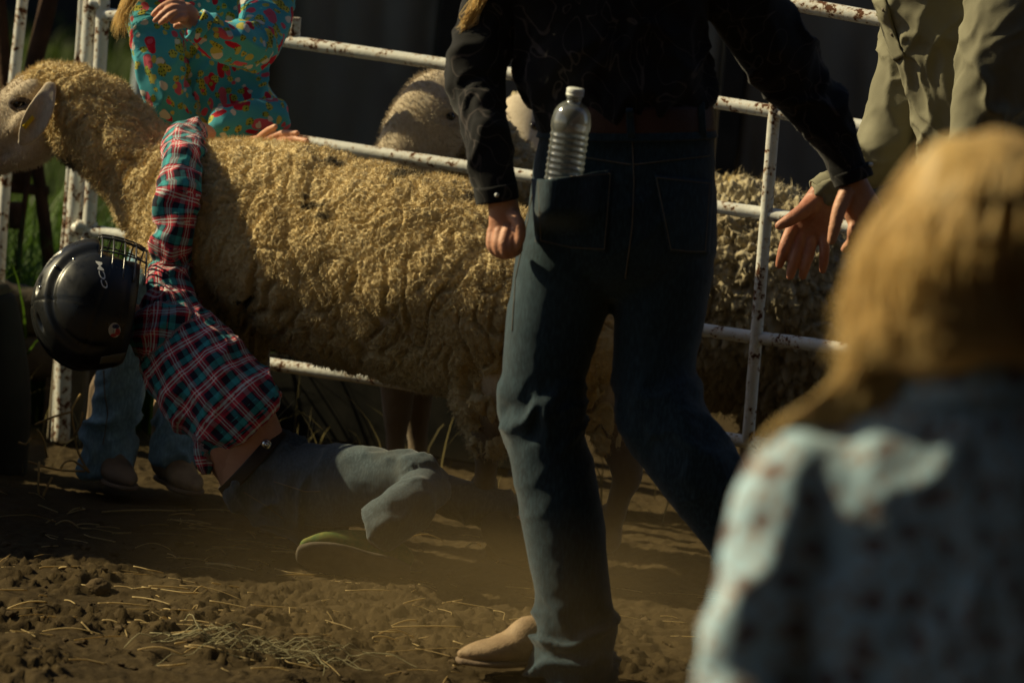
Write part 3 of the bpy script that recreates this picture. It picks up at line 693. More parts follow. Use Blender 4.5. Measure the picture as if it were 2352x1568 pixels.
spc = .0104 * np.where(pp2[:, 0] < 390, .78, 1.) * (.8 + .5 * fbm(co * 5, 2, 44))
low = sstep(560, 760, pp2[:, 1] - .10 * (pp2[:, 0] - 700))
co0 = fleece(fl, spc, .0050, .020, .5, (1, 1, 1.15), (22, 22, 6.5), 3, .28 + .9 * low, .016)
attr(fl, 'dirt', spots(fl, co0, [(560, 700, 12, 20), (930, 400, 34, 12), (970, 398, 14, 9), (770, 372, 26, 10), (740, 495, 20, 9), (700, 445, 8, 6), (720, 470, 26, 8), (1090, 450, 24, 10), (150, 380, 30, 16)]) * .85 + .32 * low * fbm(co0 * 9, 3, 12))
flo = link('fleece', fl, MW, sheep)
def fibres(me, n, L, wd, mt, parent, seed, mask=None, lie=.6):
    co = getco(me); no = getno(me); r = np.random.default_rng(seed); vis = no[:, 1] < .35
    if mask is not None: vis &= mask(co)
    ids = r.choice(np.nonzero(vis)[0], n); b = co[ids]; d = no[ids] + r.normal(0, .45, (n, 3)) + np.array([.25, 0, -lie]) * (1 - np.abs(no[ids][:, 2:3])); d /= np.linalg.norm(d, axis=1)[:, None]
    l = (L * r.uniform(.5, 1.4, n))[:, None]; sd_ = np.cross(d, r.normal(0, 1, (n, 3))); sd_ /= np.linalg.norm(sd_, axis=1)[:, None]; bend = d + r.normal(0, .5, (n, 3)); bend /= np.linalg.norm(bend, axis=1)[:, None]
    m1 = b + d * l * .55; tip = m1 + bend * l * .45; V = np.stack([b - sd_ * wd, b + sd_ * wd, m1 + sd_ * wd * .8, m1 - sd_ * wd * .8, tip], 1).reshape(-1, 3)
    k = np.arange(n) * 5; F = np.concatenate([np.stack([k, k + 1, k + 2], 1), np.stack([k, k + 2, k + 3], 1), np.stack([k + 3, k + 2, k + 4], 1)]).astype(np.int32)
    me_ = bpy.data.meshes.new('wool_fibres'); me_.vertices.add(len(V)); me_.vertices.foreach_set('co', V.ravel()); me_.loops.add(F.size); me_.loops.foreach_set('vertex_index', F.ravel()); me_.polygons.add(len(F)); me_.polygons.foreach_set('loop_start', np.arange(len(F), dtype=np.int32) * 3); me_.update(calc_edges=True)
    dd = me.attributes.get('dirt')
    if dd: a = np.empty(len(co), np.float32); dd.data.foreach_get('value', a); attr(me_, 'dirt', np.repeat(a[ids], 5))
    o = link('wool_fibres', me_, mt, parent); o['kind'] = 'stuff'; return o
fibres(fl, 150000, .010, .0004, MW, flo, 5)
def leg(top, knee, hock, foot, r, Y=YS, fz=0.):
    """(px,py,dY) for top, knee, hock; foot = (px, dY) on the ground"""
    def q(t): return P(t[0], t[1], Y(t[0]) + t[2])
    f = PZ(foot[0], fz, Y(foot[0]) + foot[1]); h = q(hock)
    return [(q(top), r * 2.1, r * 2.0), (q(knee), r * 1.5, r * 1.4), (h, r * 1.12, r * 1.1), (h.lerp(f, .35), r * .78, r * .82), (h.lerp(f, .7) , r * .80, r * .85), (Vector((f.x, f.y, fz + .05)), r * .95, r * .95), (Vector((f.x - .006, f.y, fz + .004)), r * 1.22, r * 1.15)]
head = S1([(140, 225, 70, -.02, .8), (95, 236, 76, -.02, .8), (52, 268, 78, -.02, .72), (10, 308, 74, -.02, .62), (-30, 348, 58, -.02, .62), (-70, 388, 48, -.02, .7), (-92, 408, 36, -.02, .8)])
jaw = S1([(120, 300, 48, -.02, .9), (70, 340, 46, -.02, .9), (15, 362, 36, -.02, .9), (-40, 392, 26, -.02, 1)])
brow = S1([(75, 205, 26, -.075, 1), (50, 215, 24, -.075, 1), (28, 222, 16, -.06, 1)])
chk = S1([(62, 262, 20, -.075, 1), (40, 285, 18, -.07, 1), (18, 300, 14, -.06, 1)])
muz = S1([(-20, 355, 40, -.03, 1), (-60, 392, 40, -.03, 1)])
def shrink(r, f): return [(c, a * f, b * f) for c, a, b in r]
bl = [Limb(shrink(torso, .9), n=30), Limb(shrink(neck, .88), n=28), Limb(head, n=32), Limb(jaw, n=20), Limb(brow, n=14), Limb(chk, n=14), Limb(muz, n=16),
      Limb(leg((1150, 850, -.09), (1128, 950, -.1), (1122, 1015, -.1), (1108, -.05), .029, YS, .12), n=16), Limb(leg((1370, 850, .1), (1400, 960, .1), (1440, 1080, .1), (1395, .12), .029, YS, .07), n=16),
      Limb(leg((530, 760, -.08), (545, 840, -.08), (585, 980, -.02), (640, .05), .027), n=16), Limb(leg((560, 760, .1), (575, 840, .1), (600, 980, .1), (690, .1), .027), n=16)]
bd = fuse(bl, .006, 2); co = getco(bd); pp2 = proj(co)
# mouth line and eye hollow
mo = np.exp(-((pp2[:, 1] - (352 + .55 * (12 - pp2[:, 0]) * .5)) / 4.) ** 2) * (pp2[:, 0] < 22) * (co[:, 1] < 11.4)
ey = np.exp(-(((pp2[:, 0] - 46) / 18) ** 2 + ((pp2[:, 1] - 238) / 12) ** 2)) * (co[:, 1] < 11.36)
push(bd, -.005 * mo - .010 * ey + .0015 * (fbm(co * 60, 2, 3) - .5))
attr(bd, 'dust', sstep(.42, .25, getco(bd)[:, 2]) * .9); bo_ = link('body', bd, MFACE, sheep); fibres(bd, 9000, .007, .0004, MFACE, bo_, 6, lambda c: (c[:, 0] < -.82) & (c[:, 2] > .55), .9)
bvs = bvh(bd)
ec, en = cast(bvs, 45, 238); bm = bmesh.new(); bmesh.ops.create_uvsphere(bm, u_segments=24, v_segments=16, radius=.0155)
me = bpy.data.meshes.new('eye'); [setattr(v, 'co', v.co + ec + Vector((0, .0035, 0))) for v in bm.verts]; bm.to_mesh(me); bm.free(); eye = link('eye', me, MEYE, sheep)
# dark rims round the eye
rim = []
for k in range(17):
    a = 2 * math.pi * k / 16; h, n = cast(bvs, 47 + 21 * math.cos(a), 238 + 12 * math.sin(a)); rim.append(h + Vector((0, -.001, 0)))
V, F = tube(rim, .0065, 8); obj('eyelid', V, F, MMUZ, eye)
ear = S1([(116, 198, 15, -.09, .7), (106, 226, 24, -.11, .5), (93, 256, 30, -.118, .38), (77, 287, 30, -.12, .34), (60, 314, 21, -.116, .36), (48, 330, 9, -.112, .5)])
em = fuse([Limb(ear, n=24, step=.006)], .0025, 3); co = getco(em); q = proj(co)
lx = (q[:, 0] - (115 - (q[:, 1] - 205) * .5)) ; push(em, .0007 * (fbm(co * 120, 2, 4) - .5)); co = getco(em); co[:, 1] -= .014 * ((lx / 34) ** 2); setco(em, co); eo = link('ear', em, MFACE, sheep)
bve = bvh(em); patch(bve, 'ear_tag', [(52, 288), (74, 264), (80, 272), (58, 297)], .002, MYEL, eo, 6, 3, .0015)
ear2 = S1([(100, 190, 15, .08, .5), (60, 205, 28, .16, .3), (35, 225, 26, .19, .3), (20, 245, 12, .2, .3)]); em = fuse([Limb(ear2, n=20, step=.006)], .003, 3); link('ear', em, MFACE, sheep)

# ---- the two in the pen
def YP(px): return 12.02 - (px - 1400) * .0002
pb = PZ(1500, 0, 12.05); s2 = thing('sheep', 'pale faced sheep in the pen peering over the gate rail', 'sheep', (pb.x, pb.y, 0))
def S2(rows, dr=.9): return R(rows, YP, dr)
t2 = S2([(1050, 470, 110), (1150, 520, 170), (1280, 590, 205), (1450, 640, 235), (1640, 668, 255), (1790, 690, 250), (1890, 720, 215), (1965, 760, 130)])
n2 = S2([(1060, 300, 92, -.1), (1100, 370, 110, -.08), (1150, 470, 140, -.03)])
h2 = S2([(1850, 760, 200, -.04, .8), (1830, 880, 160, -.06, .8), (1815, 980, 100, -.06, .8)])
f2 = fuse([Limb(t2, n=36), Limb(n2, n=30), Limb(h2, n=26)], .005, 10); co = getco(f2)
co0 = fleece(f2, np.full(len(co), .020), .017, .02, .9, (1.25, 1.25, .6), (20, 20, 7), 21, np.ones(len(co)), .02)
q = proj(co0); attr(f2, 'mark', np.exp(-(((q[:, 0] - 1690) / 45) ** 2 + ((q[:, 1] - 412) / 9) ** 2)) * .9); attr(f2, 'dirt', .25 * fbm(co0 * 5, 3, 2) + .3 * sstep(600, 950, q[:, 1]))
f2o = link('fleece', f2, MW2, s2); fibres(f2, 30000, .018, .0006, MW2, f2o, 7, None, .9)
hd = S2([(1050, 225, 70, -.14, .9), (1012, 240, 82, -.17, .9), (985, 285, 92, -.2, .85), (950, 345, 86, -.23, .8), (915, 405, 66, -.26, .85), (880, 465, 52, -.29, .9), (862, 490, 40, -.3, .9)])
pl = S2([(958, 212, 26, -.17, 1.3), (985, 200, 32, -.17, 1.3), (1030, 195, 34, -.15, 1.2)])
bk = S2([(1040, 262, 20, -.28, 1), (1018, 262, 18, -.27, 1)])
b2 = [Limb(hd, n=32), Limb(pl, n=20), Limb(shrink(n2, .85), n=24), Limb(shrink(t2, .88), n=30)]
for tp, kn, hk, ft in (((905, 800, -.12), (912, 860, -.12), (912, 950, -.12), (905, -.12)), ((955, 800, .0), (958, 860, 0), (956, 950, 0), (962, 0.)), ((1800, 900, -.08), (1810, 980, -.08), (1830, 1020, -.08), (1815, -.08)), ((1880, 900, .12), (1890, 980, .12), (1905, 1020, .12), (1890, .12))):
    b2.append(Limb([(P(1000 if tp[0] < 1000 else tp[0], 700, YP(1000)), .05, .05)] + leg(tp, kn, hk, ft, .028, YP), n=14))
bd = fuse(b2, .006, 3); co = getco(bd); q = proj(co); ey = np.exp(-(((q[:, 0] - 1032) / 20) ** 2 + ((q[:, 1] - 268) / 9) ** 2)) * (co[:, 1] < 11.95); push(bd, -.008 * ey + .002 * (fbm(co * 60, 2, 5) - .5)); attr(bd, 'dust', sstep(.45, .3, getco(bd)[:, 2]) * .9); b2o = link('body', bd, MFACE2, s2); fibres(bd, 12000, .011, .0005, MFACE2, b2o, 8, lambda c: (c[:, 0] < .02) & (c[:, 2] > .55), .5)
bv2 = bvh(bd); ec, en = cast(bv2, 1032, 268); bm = bmesh.new(); bmesh.ops.create_uvsphere(bm, u_segments=20, v_segments=14, radius=.0125); [setattr(v, 'co', v.co + ec + Vector((0, .005, 0))) for v in bm.verts]; me = bpy.data.meshes.new('eye'); bm.to_mesh(me); bm.free(); link('eye', me, MEYE, s2)
e2 = S2([(1035, 190, 16, -.05, .6), (1012, 172, 22, -.04, .4), (992, 170, 12, -.03, .4)]); link('ear', fuse([Limb(e2, n=18, step=.006)], .003, 2), MFACE2, s2)
e2 = S2([(1085, 215, 18, -.26, .6), (1115, 235, 30, -.3, .35), (1135, 262, 18, -.32, .4)]); link('ear', fuse([Limb(e2, n=18, step=.006)], .003, 2), MFACE2, s2)
def YQ(px): return 12.62
def S3(rows, dr=.9): return R(rows, YQ, dr)
pb = PZ(1500, 0, 12.7); s3 = thing('sheep', 'sheep in the pen half hidden behind the dark-shirted person\'s arm', 'sheep', (pb.x, pb.y, 0))
hd3 = S3([(1200, 262, 55, -.05), (1198, 300, 58, -.09), (1198, 345, 48, -.14), (1200, 376, 38, -.17), (1202, 388, 28, -.18)])
n3 = S3([(1215, 275, 60, .02), (1235, 330, 90, .03), (1280, 400, 130, .05)]); t3 = S3([(1230, 450, 120), (1330, 520, 165), (1480, 570, 190), (1640, 600, 195), (1760, 620, 160), (1810, 640, 90)])
f3 = fuse([Limb(n3, n=26), Limb(t3, n=30)], .007, 6); co = getco(f3); co0 = fleece(f3, np.full(len(co), .024), .016, .015, .7, (1.2, 1.2, .7), (18, 18, 8), 31, np.ones(len(co)), .02); attr(f3, 'dirt', .2 * fbm(co0 * 5, 3, 2)); attr(f3, 'mark', np.zeros(len(co))); link('fleece', f3, MW2, s3)
b3 = [Limb(hd3, n=28), Limb(shrink(n3, .85), n=20), Limb(shrink(t3, .85), n=24)]
for tp in ((1290, -.1), (1310, .1), (1720, -.1), (1740, .1)): b3.append(Limb([(P(tp[0], 640, 12.62 + tp[1]), .06, .06), (P(tp[0], 800, 12.62 + tp[1]), .036, .036), (PZ(tp[0], .1, 12.62 + tp[1]), .022, .022), (PZ(tp[0], .005, 12.62 + tp[1]), .03, .03)], n=12))
bd = fuse(b3, .007, 3); attr(bd, 'dust', sstep(.45, .3, getco(bd)[:, 2]) * .9); link('body', bd, MFACE2, s3); bv3 = bvh(bd)
patch(bv3, 'nose', [(1180, 322), (1216, 322), (1210, 338), (1186, 338)], .002, MMUZ, s3, 8, 5, .002)
for ex in (1168, 1226):
    ec, en = cast(bv3, ex, 292)
    if ec: bm = bmesh.new(); bmesh.ops.create_uvsphere(bm, u_segments=16, v_segments=12, radius=.012); [setattr(v, 'co', v.co + ec + Vector((0, .005, 0))) for v in bm.verts]; me = bpy.data.meshes.new('eye'); bm.to_mesh(me); bm.free(); link('eye', me, MEYE, s3)
# ================================================================== people
def skin_mesh(coarse, fine, name, mt, parent, vox=.0023):
    """one body mesh: hands and bare parts fine, what the clothes cover coarser"""
    a = fuse(coarse, .011, 2); b = fuse(fine, vox, 2) if fine else None
    if b:
        co = getco(b); push(b, .0009 * (fbm(co * 160, 2, 5) - .5))
        bm = bmesh.new(); bm.from_mesh(a); bm.from_mesh(b); bm.to_mesh(a); bm.free()
    return link(name, a, mt, parent)
def garment(name, limbs, mt, parent, vox=.006, sm=5, amp=.006, fu=9, fv=26, seed=1, skew=.5, uvl=None, maskf=None, fine=.0012):
    me = fuse(limbs, vox, sm); uv = cuv(me, uvl or limbs); mk = None if maskf is None else maskf(getco(me))
    folds(me, uv, amp, fu, fv, seed, skew, mk, fine); return link(name, me, mt, parent), me
def finger(pts, hw, Y): return Limb(R([(x, y, h if isinstance(h, (int, float)) else h, d, 1) for (x, y, d), h in zip(pts, hw)], Y), step=.004, n=12)
def head_rings(c, r, face=Vector((0, 1, 0))):
    c = Vector(c); f = face.normalized()
    sk = [(c + Vector((0, 0, r * 1.05)), r * .45, r * .5), (c + Vector((0, 0, r * .7)), r * .82, r * .92), (c + Vector((0, 0, r * .2)), r * .95, r * 1.1), (c - Vector((0, 0, r * .4)), r * .86, r), (c - Vector((0, 0, r * .95)) + f * r * .15, r * .6, r * .75), (c - Vector((0, 0, r * 1.2)) + f * r * .25, r * .35, r * .5)]
    nose = [(c + f * r * .95 + Vector((0, 0, r * .15)), r * .1, r * .12), (c + f * r * 1.18 - Vector((0, 0, r * .2)), r * .16, r * .16), (c + f * r * 1.0 - Vector((0, 0, r * .3)), r * .14, r * .14)]
    side = f.cross(Vector((0, 0, 1))); L = [Limb(sk, n=28), Limb(nose, n=10, step=.006)]
    for s in (-1, 1):
        e = c + side * s * r * .95
        L.append(Limb([(e + Vector((0, 0, r * .2)), r * .1, r * .2), (e + side * s * r * .08, r * .12, r * .26), (e - Vector((0, 0, r * .28)), r * .08, r * .14)], n=10, step=.006))
    return L
def strands(name, paths, mt, parent, r=.0012, n=4):
    parts = []
    for p in paths:
        k = len(p); l = Limb([(Vector(q), r * (1 - .75 * i / (k - 1)), r * (1 - .75 * i / (k - 1))) for i, q in enumerate(p)], step=.03, n=n, cap=(0, 0)); parts.append(l.mesh())
    V, F = join(parts); return obj(name, V, F, mt, parent)
def cap_hair(c, r, mt, parent, face, length=0.):
    c = Vector(c); f = face.normalized(); b = -f
    L = [Limb([(c + b * r * .1 + Vector((0, 0, r * 1.12)), r * .5, r * .55), (c + b * r * .12 + Vector((0, 0, r * .8)), r * .92, r * 1.0), (c + b * r * .3 + Vector((0, 0, r * .25)), r * 1.04, r * .95), (c + b * r * .45 - Vector((0, 0, r * .5)), r * .92, r * .7), (c + b * r * .5 - Vector((0, 0, r * (1.1 + length))), r * .8, r * .45)], n=26)]
    me = fuse(L, .008, 2); co = getco(me); push(me, .006 * (fbm(co * [40, 40, 6], 3, 9) - .4)); return link('hair', me, mt, parent)

# ------------------------------------------------------------------ the dark-shirted person with the bottle
YM = 9.82
pm = PZ(1390, 0, YM); main = thing('person', 'person in black shirt and dark jeans seen from behind, water bottle in pocket', 'person', (pm.x, pm.y, 0))
A = lambda rows, dr=.8, Y=YM: R(rows, Y, dr)
tl = Limb(A([(1400, -330, 120, 0, .6), (1400, -265, 235, 0, .5), (1400, -140, 248, 0, .52), (1402, 0, 232, 0, .56), (1412, 110, 214, 0, .6), (1424, 195, 208, 0, .62), (1436, 252, 203, 0, .62), (1440, 272, 196, 0, .62)]), n=44, cap=(.4, 0))
al = Limb(A([(1205, -255, 86, 0), (1165, -150, 92, .0), (1136, 0, 76, .0), (1118, 90, 68, .0), (1110, 160, 66, -.01), (1108, 215, 64, -.02), (1112, 290, 56, -.05), (1124, 375, 50, -.07), (1138, 430, 44, -.08), (1142, 452, 43, -.08)], .85), n=30, cap=(.6, 0))
ar = Limb(A([(1600, -240, 95, 0), (1660, -100, 98, .02), (1720, 20, 92, .05), (1800, 130, 82, .08), (1862, 215, 66, .10), (1912, 300, 52, .10), (1945, 370, 42, .10), (1958, 408, 41, .10)], .85), n=30, cap=(.6, 0))
def mm(co):
    q = proj(co); return .75 + .9 * np.exp(-((q[:, 1] - 180) / 90) ** 2)
shirt, shm = garment('shirt', [tl, al, ar], MBLK, main, .0058, 4, .014, 8, 15, 11, .6, None, mm)
bvsh = bvh(shm)
# cuffs, buttons
for c0, c1, r0, r1, dy in (((1137, 425), (1143, 462), 46, 45, -.08), ((1952, 388), (1962, 416), 43, 42, .10)):
    cl = Limb(A([(c0[0], c0[1], r0, dy), (c1[0], c1[1], r1, dy)], .88), n=28, cap=(0, 0), step=.006); V, F = cl.mesh(); F = F[:-2]; o = obj('cuff', V, F, MBLK, shirt); md = o.modifiers.new('s', 'SOLIDIFY'); md.thickness = .004
    cuv(o.data, [cl])
    b0 = P(c1[0] + (38 if dy > 0 else -2), c1[1] - 14 if dy < 0 else c1[1] - 38, YM + dy - (.012 if dy > 0 else .034)); bm = bmesh.new(); bmesh.ops.create_uvsphere(bm, u_segments=12, v_segments=8, radius=.0042); [setattr(v, 'co', v.co + b0) for v in bm.verts]; me = bpy.data.meshes.new('button'); bm.to_mesh(me); bm.free(); link('button', me, MCAP, o)
cl = Limb([(P(1400, -335, YM), .075, .07), (P(1400, -365, YM), .072, .068)], n=26, cap=(0, 0), step=.01); V, F = cl.mesh(); o = obj('collar', V, F[:-2], MBLK, shirt); md = o.modifiers.new('s', 'SOLIDIFY'); md.thickness = .005; cuv(o.data, [cl])
# jeans
pv = Limb(A([(1440, 262, 196, 0, .6), (1440, 320, 203, 0, .62), (1434, 400, 211, 0, .66), (1430, 480, 218, 0, .7), (1428, 560, 218, 0, .68), (1420, 630, 200, 0, .58), (1416, 668, 150, 0, .5)]), n=44, cap=(0, .3))
ll = Limb(A([(1325, 500, 112, 0, 1), (1300, 600, 118, 0, 1), (1284, 690, 114), (1262, 790, 106), (1248, 890, 98), (1252, 985, 91), (1270, 1080, 94), (1290, 1180, 97), (1306, 1290, 91), (1322, 1390, 86), (1318, 1450, 92), (1305, 1510, 104), (1300, 1558, 108)], .95), n=34, cap=(.5, 0))
rl = Limb(A([(1530, 500, 112, .0, 1), (1528, 600, 112, 0, 1), (1518, 690, 108, .0), (1508, 790, 99, .0), (1508, 890, 97, -.01), (1540, 980, 100, -.03), (1598, 1070, 100, -.05), (1655, 1150, 94, -.05), (1712, 1235, 88, -.04), (1765, 1330, 86, -.02), (1800, 1410, 90, 0.)], .95), n=34, cap=(.5, 0))
def jm(co):
    q = proj(co); y = q[:, 1]; L = q[:, 0] < 1430
    k = np.where(L, 1.5 * np.exp(-((y - 940) / 70) ** 2) + 1.9 * sstep(1320, 1450, y), 1.2 * np.exp(-((y - 980) / 110) ** 2) + .8 * sstep(1200, 1400, y))
    return .22 + k
jeans, jme = garment('jeans', [pv, ll, rl], MDEN, main, .0058, 6, .0105, 6, 17, 5, .35, None, jm)
bvj = bvh(jme)
lay = Limb(A([(1440, 238, 197, 0, .63), (1440, 268, 203, 0, .635), (1440, 300, 205, 0, .64)]), n=60, cap=(0, 0), step=.008, view=None)
V, F = lay.mesh(); F = F[:-2]; belt = obj('belt', V, F, MBELT, main); md = belt.modifiers.new('s', 'SOLIDIFY'); md.thickness = .004; md.offset = 1
wb_ = Limb(A([(1440, 298, 199, 0, .635), (1440, 316, 205, 0, .64)]), n=60, cap=(0, 0), step=.006); V, F = wb_.mesh(); wbo = obj('waistband', V, F[:-2], MDEN, jeans); cuv(wbo.data, [wb_]); md = wbo.modifiers.new('s', 'SOLIDIFY'); md.thickness = .004
bvb = bvh(belt.data)
for x in (1447, 1272, 1612):
    pts_ = [P(x + (y - 270) * .03, y, YM) for y in ()]
    V = []
    for y in (236, 250, 270, 290, 306, 318):
        xx = x + (y - 270) * .06
        h, n = cast(bvb, xx, min(max(y, 243), 296))
        if h is None: continue
        h = P(xx, y, h.y - (.0055 if 238 < y < 312 else .001)); V.append(h)
    if len(V) > 3:
        l = Limb([(v, .0065, .0014) for v in V], step=.006, n=10, sq=.6); vv, ff = l.mesh(); o = obj('belt_loop', vv, ff, MDEN, jeans); cuv(o.data, [l])
jy = cast(bvj, 1290, 440)[0].y
BY = jy - .037                                          # the bottle stands between jeans and pocket cloth
def pocket(c4, st, bulge=None):
    o = patch(bvj, 'pocket', c4, .0028, MDEN, jeans, 26, 24, .0022)
    if o is None: return
    cc = getco(o.data)
    if bulge is not None:
        q = proj(cc); xc = bulge(q[:, 1]); f = np.exp(-(np.abs(q[:, 0] - xc) / 72) ** 3.6) * sstep(545, 470, q[:, 1]); cc[:, 1] = np.minimum(cc[:, 1], cc[:, 1] * (1 - f) + f * (BY - .040)); setco(o.data, cc)
    a = np.zeros((len(o.data.vertices), 3)); a[:, 0] = cc[:, 0]; a[:, 1] = cc[:, 2]; attr(o.data, 'cuv', a)
    bp = bvh(o.data); seam(bp, 'stitch', st, .0008, MSTITCH, o, .0018)
pocket([(1226, 404), (1406, 391), (1392, 578), (1232, 556)], [(1236, 411), (1402, 399), (1388, 572), (1310, 568), (1242, 552), (1236, 411)], lambda y: 1292 - (y - 400) * .10)
pocket([(1503, 402), (1636, 416), (1626, 582), (1536, 578)], [(1508, 408), (1630, 421), (1620, 577), (1580, 577), (1541, 572), (1508, 408)])
for st in ([(1452, 320), (1456, 420), (1452, 520), (1436, 640)], [(1260, 348), (1330, 360), (1450, 378)], [(1456, 378), (1560, 366), (1630, 358)], [(1228, 420), (1205, 540), (1184, 640), (1176, 760)]):
    seam(bvj, 'seam', st, .0011, MSTITCH, jeans, .0012)
# boots
bt = PZ(1200, .0, 9.84)
def boot(toe, heel, ankle, top, mt, sole, parent, wd=.045):
    d = (toe - heel); L = d.length; d.normalize(); up = Vector((0, 0, 1))
    q = lambda t, h: heel + d * (L * t) + up * h
    f = fuse([Limb([(q(-.02, .035), wd * .62, .03), (q(.15, .045), wd * .80, .042), (q(.34, .046), wd * .80, .044), (q(.5, .034), wd * .90, .032), (q(.65, .027), wd * .97, .024), (q(.82, .022), wd * .85, .019), (q(.96, .018), wd * .52, .013), (q(1., .017), wd * .3, .010)], n=22, view=up, step=.008), Limb([(q(.14, .05), .042, .042), (ankle, .042, .044), (top, .044, .044)], n=20, step=.01)], .004, 4)
    co = getco(f); push(f, .0022 * (ridge(co * 26, 5) - .5) * (co[:, 2] > .03)); o = link('boot', f, mt, parent)
    s_ = Limb([(q(-.03, .008), wd * .62, .008), (q(.2, .008), wd * .74, .008), (q(.45, .008), wd * .74, .008), (q(.65, .007), wd * 1.04, .008), (q(.85, .006), wd * .9, .007), (q(1.02, .006), wd * .42, .006)], n=18, view=up, step=.01, sq=.7); V, F = s_.mesh(); obj('sole', V, F, sole, o); return o
toe, heel = P(1058, 1542, 9.80), P(1285, 1560, 9.86); toe.z = .012; heel.z = .012
boot(toe, heel, heel + Vector((0, 0, .11)), heel + Vector((.0, 0, .24)), MBOOT, MBOOTD, main, .043)
a2 = P(1800, 1420, YM); h2_ = Vector((a2.x + .03, YM - .03, .10)); t2_ = Vector((a2.x + .03, YM + .13, .012)); boot(t2_, h2_, h2_ + Vector((0, 0, .1)), a2, MBOOT, MBOOTD, main, .043)
# body and hands
hl = -.085; hands = []
hands.append(Limb(A([(1128, 400, 24, hl + .012, .8), (1146, 440, 31, hl, .9), (1157, 478, 36, hl, .72), (1160, 515, 38, hl, .66), (1158, 545, 36, hl, .62)], .8), n=22, step=.008))
for k, (dx, dd) in enumerate(((-22, 0), (-8, -.012), (8, -.02), (22, -.02))):
    hands.append(finger([(1156 + dx * 1.15, 530, hl + dd), (1150 + dx * .95, 562, hl + dd - .008), (1158 + dx * .75, 585 - abs(k - 1.5) * 4, hl + dd - .004), (1178 + dx * .5, 584 - k * 3, hl + .012 + dd), (1184 + dx * .4, 566 - k * 2, hl + .024 + dd)], (13, 13, 12.5, 11.5, 9.5), YM))
hands.append(finger([(1172, 488, hl - .008), (1190, 510, hl - .026), (1196, 540, hl - .032), (1188, 566, hl - .03)], (17, 15, 12.5, 10), YM))
hr = .10
hands.append(Limb(A([(1945, 372, 30, hr, .9), (1958, 412, 32, hr, .85), (1968, 445, 38, hr, .62), (1980, 480, 44, hr, .55), (1990, 512, 42, hr, .5)], .8), n=22, step=.008))
hands.append(finger([(1946, 440, hr - .01), (1928, 480, hr - .022), (1918, 520, hr - .03), (1910, 552, hr - .032)], (20, 17, 14.5, 11), YM))
for pts_, hw in (([(1964, 505, hr), (1958, 532, hr - .012), (1956, 553, hr + .004), (1940, 572, hr + .02)], (14, 13, 12, 9.5)), ([(1984, 512, hr), (1982, 545, hr - .014), (1980, 566, hr + .0), (1962, 580, hr + .018)], (14, 13, 12, 9.5)),
                 ([(2004, 512, hr), (2004, 548, hr - .012), (2000, 570, hr + .004), (1985, 584, hr + .02)], (14, 13, 12, 9.5)), ([(2022, 505, hr), (2024, 538, hr - .008), (2018, 560, hr + .004), (2004, 572, hr + .018)], (12.5, 12, 11, 9))):
    hands.append(finger(pts_, hw, YM))
hc_ = P(1395, -500, YM)
coarse = [Limb(shrink(A([(1400, -330, 110, 0, .7), (1400, -265, 225, 0, .5), (1400, -140, 238, 0, .5), (1410, 110, 200, 0, .56), (1436, 252, 190, 0, .58), (1430, 440, 180, 0, .6), (1428, 520, 150, 0, .4)]), .9), n=30), Limb([(P(1400, -280, YM), .055, .055), (P(1398, -400, YM), .052, .055), (hc_, .05, .05)], n=18)] + head_rings(hc_, .095)
for l in (al, ar, ll, rl): coarse.append(Limb([(Vector(c), a * .62, b * .62) for c, a, b in list(zip(l.c, l.w, l.d))[::4]], n=16))
skin_mesh(coarse, hands, 'body', MSK, main)
cap_hair(hc_, .097, MBLOND, main, Vector((0, 1, 0)), .5)
rr = random.Random(2); pth = []
for k in range(90):
    x0 = 1118 + rr.gauss(0, 10); pth.append([P(1180 + rr.gauss(0, 30), -330, YM - .03 + rr.gauss(0, .012)), P(1135 + rr.gauss(0, 16), -140, YM - .06 + rr.gauss(0, .012)), P(x0 - 10, -20, YM - .055 + rr.gauss(0, .01)), P(1080 + rr.gauss(0, 9), 42 + rr.gauss(0, 10), YM - .04), P(1064 + rr.gauss(0, 6), 66 + rr.gauss(0, 7), YM - .03)])
strands('hair_lock', pth, MBLOND, main, .0011)

# ---- the bottle
bx0, bx1 = P(1286, 474, BY), P(1322, 206, BY - .012); ax = (bx1 - bx0); BL = ax.length; ax.normalize(); sd = ax.cross(Vector((0, 1, 0))).normalized(); dp_ = sd.cross(ax)
bottle = thing('water_bottle', 'empty clear ribbed plastic water bottle stuck in back jeans pocket', 'bottle', tuple(bx0))
def lathe(prof, n=40):
    V = []; F = []
    for h, r in prof:
        for k in range(n):
            a = 2 * math.pi * k / n; V.append(bx0 + ax * h + (sd * math.cos(a) + dp_ * math.sin(a)) * r)
    for i in range(len(prof) - 1):
        for k in range(n): F.append([i * n + k, i * n + (k + 1) % n, (i + 1) * n + (k + 1) % n, (i + 1) * n + k])
    return V, F
Rb = .0338; prof = [(0, .004), (.001, .022), (.006, Rb - .004), (.012, Rb)]
rb0, rb1, nrib = .014, BL * .66, 11
for k in range(nrib):
    for j in range(6):
        t = (k + j / 6) / nrib; prof.append((rb0 + (rb1 - rb0) * t, Rb - .0022 * (math.sin(math.pi * j / 6) ** .6 if j else 0)))
prof += [(BL * .67, Rb), (BL * .71, Rb + .0005), (BL * .76, Rb - .001), (BL * .81, Rb * .90), (BL * .85, Rb * .76), (BL * .88, Rb * .56), (BL * .89, .0135), (BL * .925, .0125), (BL * .93, .0145), (BL * .937, .0145), (BL * .94, .0125), (BL * .99, .0122)]
inner = [(h + (.0006 if i == 0 else 0), max(.0006, r - .0006)) for i, (h, r) in enumerate(prof)][::-1]
V, F = lathe(prof); obj('shell', V, F, MPET, bottle)
